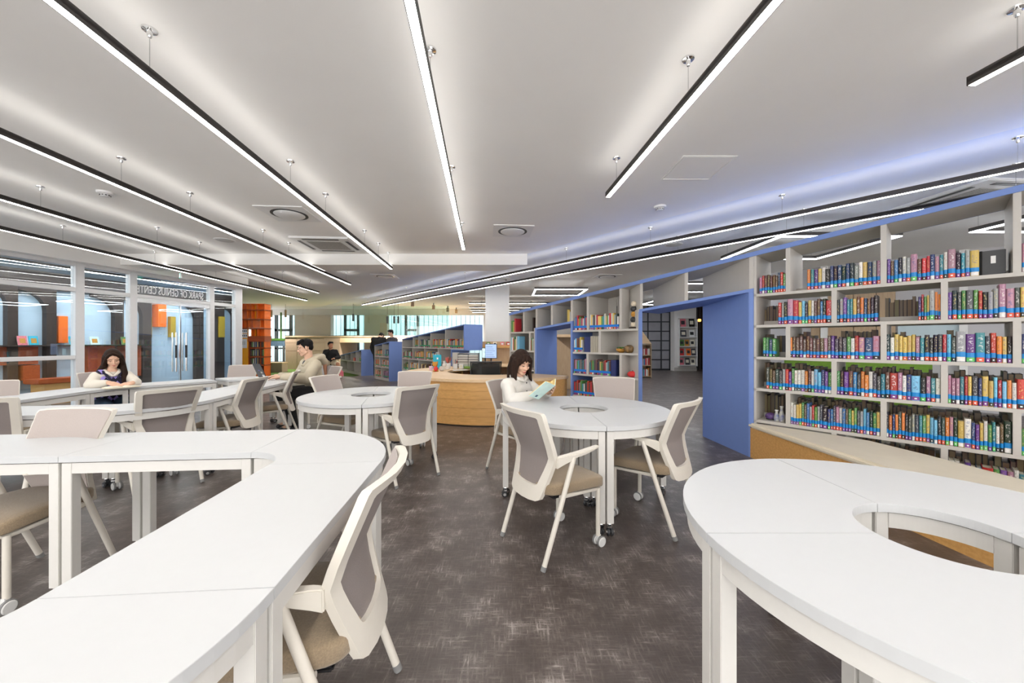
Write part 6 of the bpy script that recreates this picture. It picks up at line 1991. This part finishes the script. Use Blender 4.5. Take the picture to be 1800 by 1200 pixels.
b.build('jacket', M['khaki'], pm, 0.009, 3)
b = Blob()
for sx in (-1, 1):
    b.chain([V(sx * 0.03, 0.165, 0.94), V(sx * 0.085, 0.13, 1.00), V(sx * 0.10, 0.02, 1.045), V(sx * 0.06, -0.08, 1.06), V(0, -0.11, 1.055)], [0.026, 0.034, 0.042, 0.050, 0.052])
b.chain([V(-0.06, -0.09, 1.03), V(0, -0.14, 0.985), V(0.06, -0.09, 1.03)], [0.045, 0.055, 0.045])
b.build('hood', M['khaki'], pm, 0.008, 3)
part('undershirt', MB().ball((0, 0.135, 0.955), (0.055, 0.045, 0.06), 12, 8), M['dark'], pm, smooth=True)
part('bracelet', MB().tube([wr_ + V(0.033 * math.cos(k * PI / 6), -0.012, 0.033 * math.sin(k * PI / 6)) for k in range(13)], 0.004, 6), M['black'], pm, smooth=True)
b = Blob()
limb(b, hip + V(-0.09, 0, -0.01), kl, al, 0.105, 0.078, 0.062); limb(b, hip + V(0.09, 0, -0.01), kr, ar, 0.105, 0.078, 0.062)
b.cap(hip + V(-0.09, 0, -0.01), hip + V(0.09, 0, -0.01), 0.125, 0.125)
b.build('trousers', M['blackcloth'], pm, 0.01, 3)
b = Blob()
for a_ in (al, ar):
    b.cap(a_ + V(0, -0.03, -0.05), a_ + V(0, 0.16, -0.055), 0.042, 0.036)
b.build('shoes', M['dark'], pm, 0.009, 2)
def shorthair(t, hm, m, k=1.0, vox=0.006):
    b = Blob()
    r3 = hm.to_3x3()
    P = lambda x, y, z: hm @ Vector((x * k, y * k, z * k))
    b.ball(P(0, -0.032, 0.050), (0.083 * k, 0.090 * k, 0.078 * k), r3)
    b.ball(P(0, -0.066, 0.0), (0.070 * k, 0.048 * k, 0.062 * k), r3)
    for i in range(7):
        x = -0.054 + 0.018 * i
        b.chain([P(x, 0.01, 0.108), P(x * 1.05, 0.062, 0.092), P(x * 1.15 + 0.008, 0.086 - abs(x) * 0.35, 0.062)], [0.024 * k, 0.020 * k, 0.009 * k])
    for sx in (-1, 1):
        b.chain([P(sx * 0.066, 0.030, 0.060), P(sx * 0.077, 0.012, 0.018), P(sx * 0.078, 0.006, -0.010)], [0.018 * k, 0.010 * k, 0.005 * k])
    b.build('hair', m, t, vox, 2)
shorthair(pm, hmM, M['hairblack'], 1.06)
lp = thing('laptop', 'dark grey open laptop with small stickers on the white table', 'laptop', (-3.76, 5.82, TZ + 0.001), R(142))
part('base', MB().box(-0.17, 0.17, -0.115, 0.115, 0, 0.016), M['dark'], lp, bevel=0.004)
kb = MB()
for i in range(12):
    for j in range(4):
        kb.box(-0.145 + i * 0.0245, -0.124 + i * 0.0245, -0.015 + j * 0.026, 0.007 + j * 0.026, 0.016, 0.0175)
part('keyboard', kb, M['black'], lp)
lm_ = Matrix.Translation((0, 0.115, 0.012)) @ Matrix.Rotation(R(-22), 4, 'X')
lid = part('lid', MB().box(-0.17, 0.17, 0, 0.007, 0, 0.235, lm_), M['dark'], lp, bevel=0.003)
part('sticker', MB().box(-0.14, -0.05, 0.007, 0.0085, 0.012, 0.055, lm_), M['white'], lid)
part('sticker', MB().box(-0.11, -0.04, 0.007, 0.0085, 0.075, 0.105, lm_), M['concrete'], lid)
part('badge', MB().box(-0.03, 0.03, 0.007, 0.0085, 0.115, 0.130, lm_), mat('violet_badge', (0.08, 0.05, 0.4), 0.4, noise=0.05, nscale=20), lid)
part('screen', MB().box(-0.16, 0.16, -0.002, 0.0, 0.012, 0.225, lm_), M['screen'], lid)

# ---- people by the platform, far away
def faraway(label, loc, deg, hip, chest, neck, sh, hm, elb, wri, kne, ank, top, trs, hairm, skin='skin', legs=True, bulk=0.03, shorts=False, k=1.0):
    t = person(label, loc, deg)
    b = Blob()
    head(b, hm, neck, k, True)
    torso(b, hip, chest, neck, sh[0], sh[1], 1.0)
    for i in (0, 1):
        limb(b, sh[i], elb[i], wri[i], 0.048, 0.040, 0.029)
        limb(b, hip + V(-0.09 + 0.18 * i, 0, 0), kne[i], ank[i], 0.085, 0.06, 0.04)
        b.cap(ank[i], ank[i] + V(0, 0.14, -0.045), 0.04, 0.03)
        d = (wri[i] - elb[i]).normalized()
        hand(b, wri[i], d, V(0.3 - 0.6 * i, 0.3, -0.6), 1 - 2 * i, 0.5)
    b.build('body', M[skin], t, 0.008, 2)
    face(t, hm, k, 'hairblack')
    b = Blob()
    torso(b, hip, chest, neck - V(0, 0, 0.02), sh[0], sh[1], 1.05, bulk)
    for i in (0, 1):
        limb(b, sh[i], elb[i], wri[i] + (elb[i] - wri[i]) * 0.1, 0.056, 0.054, 0.044, 0.012)
    b.chain([neck + V(-0.06, -0.02, 0), neck + V(0, -0.07, 0.01), neck + V(0.06, -0.02, 0)], [0.035, 0.04, 0.035])
    b.build('top', M[top], t, 0.011, 3)
    b = Blob()
    for i in (0, 1):
        hj = hip + V(-0.09 + 0.18 * i, 0, 0)
        if shorts:
            b.cap(hj, hj + (kne[i] - hj) * 0.78, 0.115, 0.098)
        else:
            limb(b, hj, kne[i], ank[i], 0.10, 0.075, 0.06)
    b.cap(hip + V(-0.09, 0, 0), hip + V(0.09, 0, 0), 0.118, 0.118)
    b.build('shorts' if shorts else 'trousers', M[trs], t, 0.012, 3)
    b = Blob()
    for i in (0, 1):
        b.cap(ank[i] + V(0, -0.03, -0.045), ank[i] + V(0, 0.16, -0.05), 0.045, 0.036)
    b.build('shoes', M['white' if shorts else 'dark'], t, 0.011, 2)
    shorthair(t, hm, M[hairm], k, 0.009)
    return t
bx_ = (581 - 900) / F * 13.6
st_ = thing('white_stool', 'white cube stool under the boy in the black hoodie', 'stool', (bx_ - 0.02, 13.6, 0.0))
part('seat', MB().box(-0.21, 0.21, -0.21, 0.21, 0.40, 0.44), M['white'], st_, bevel=0.01)
part('body', MB().box(-0.2, 0.2, -0.2, 0.2, 0, 0.40), M['white'], st_, bevel=0.01)
faraway('boy in a black hoodie and sand shorts sitting with a hand at his mouth', (bx_, 13.6, 0), -62, V(0, 0, 0.53), V(0, 0.04, 0.86), V(0, 0.06, 1.0), (V(-0.17, 0.05, 0.93), V(0.17, 0.05, 0.93)), headmat(V(0, 0.09, 1.17), R(28), R(4)), (V(-0.27, 0.16, 0.72), V(0.25, 0.18, 0.75)), (V(-0.12, 0.30, 0.70), V(0.04, 0.24, 1.0)), (V(-0.22, 0.42, 0.50), V(0.20, 0.40, 0.50)), (V(-0.30, 0.46, 0.09), V(0.16, 0.30, 0.09)), 'blackcloth', 'sand', 'hairblack', 'skintan', shorts=True)
bpk = thing('pink_backpack', 'pink patterned bag on the floor by the stool', 'bag', (bx_ + 0.42, 13.35, 0), 0.3)
part('body', MB().box(-0.17, 0.15, -0.08, 0.08, 0, 0.28), M['pink'], bpk, bevel=0.05, smooth=True)
part('strap', MB().tube([(-0.08, -0.08, 0.24), (-0.06, -0.13, 0.12), (-0.08, -0.09, 0.02)], 0.012, 6), M['red'], bpk)
part('dark_side', MB().box(-0.25, -0.15, -0.07, 0.07, 0, 0.12), M['dark'], bpk, bevel=0.02)
ms = ((V(-0.19, 0, 1.36), V(0.19, 0, 1.36)), (V(-0.27, 0.04, 1.08), V(0.27, 0.04, 1.08)), (V(-0.24, 0.14, 0.84), V(0.24, 0.14, 0.84)), (V(-0.10, 0.02, 0.50), V(0.10, 0.02, 0.50)), (V(-0.11, 0, 0.09), V(0.11, 0, 0.09)))
faraway('man in a black jacket seen from behind with his head bowed', (-4.98, 13.85, 0), 84, V(0, 0, 0.95), V(0, 0.06, 1.26), V(0, 0.12, 1.43), (V(-0.20, 0.06, 1.37), V(0.20, 0.06, 1.37)), headmat(V(0, 0.25, 1.50), 0, R(-52)), ms[1], ms[2], ms[3], ms[4], 'blackcloth', 'blackcloth', 'hairblack', bulk=0.045)
faraway('young man in an open dark grey hoodie standing beside the man in black', (-4.55, 14.15, 0), -120, V(0, 0, 0.96), V(0, 0.0, 1.28), V(0, 0.03, 1.45), ms[0], headmat(V(0, 0.08, 1.625), R(-30), R(-14)), ms[1], ms[2], ms[3], ms[4], 'greycloth', 'denim', 'hairblack')
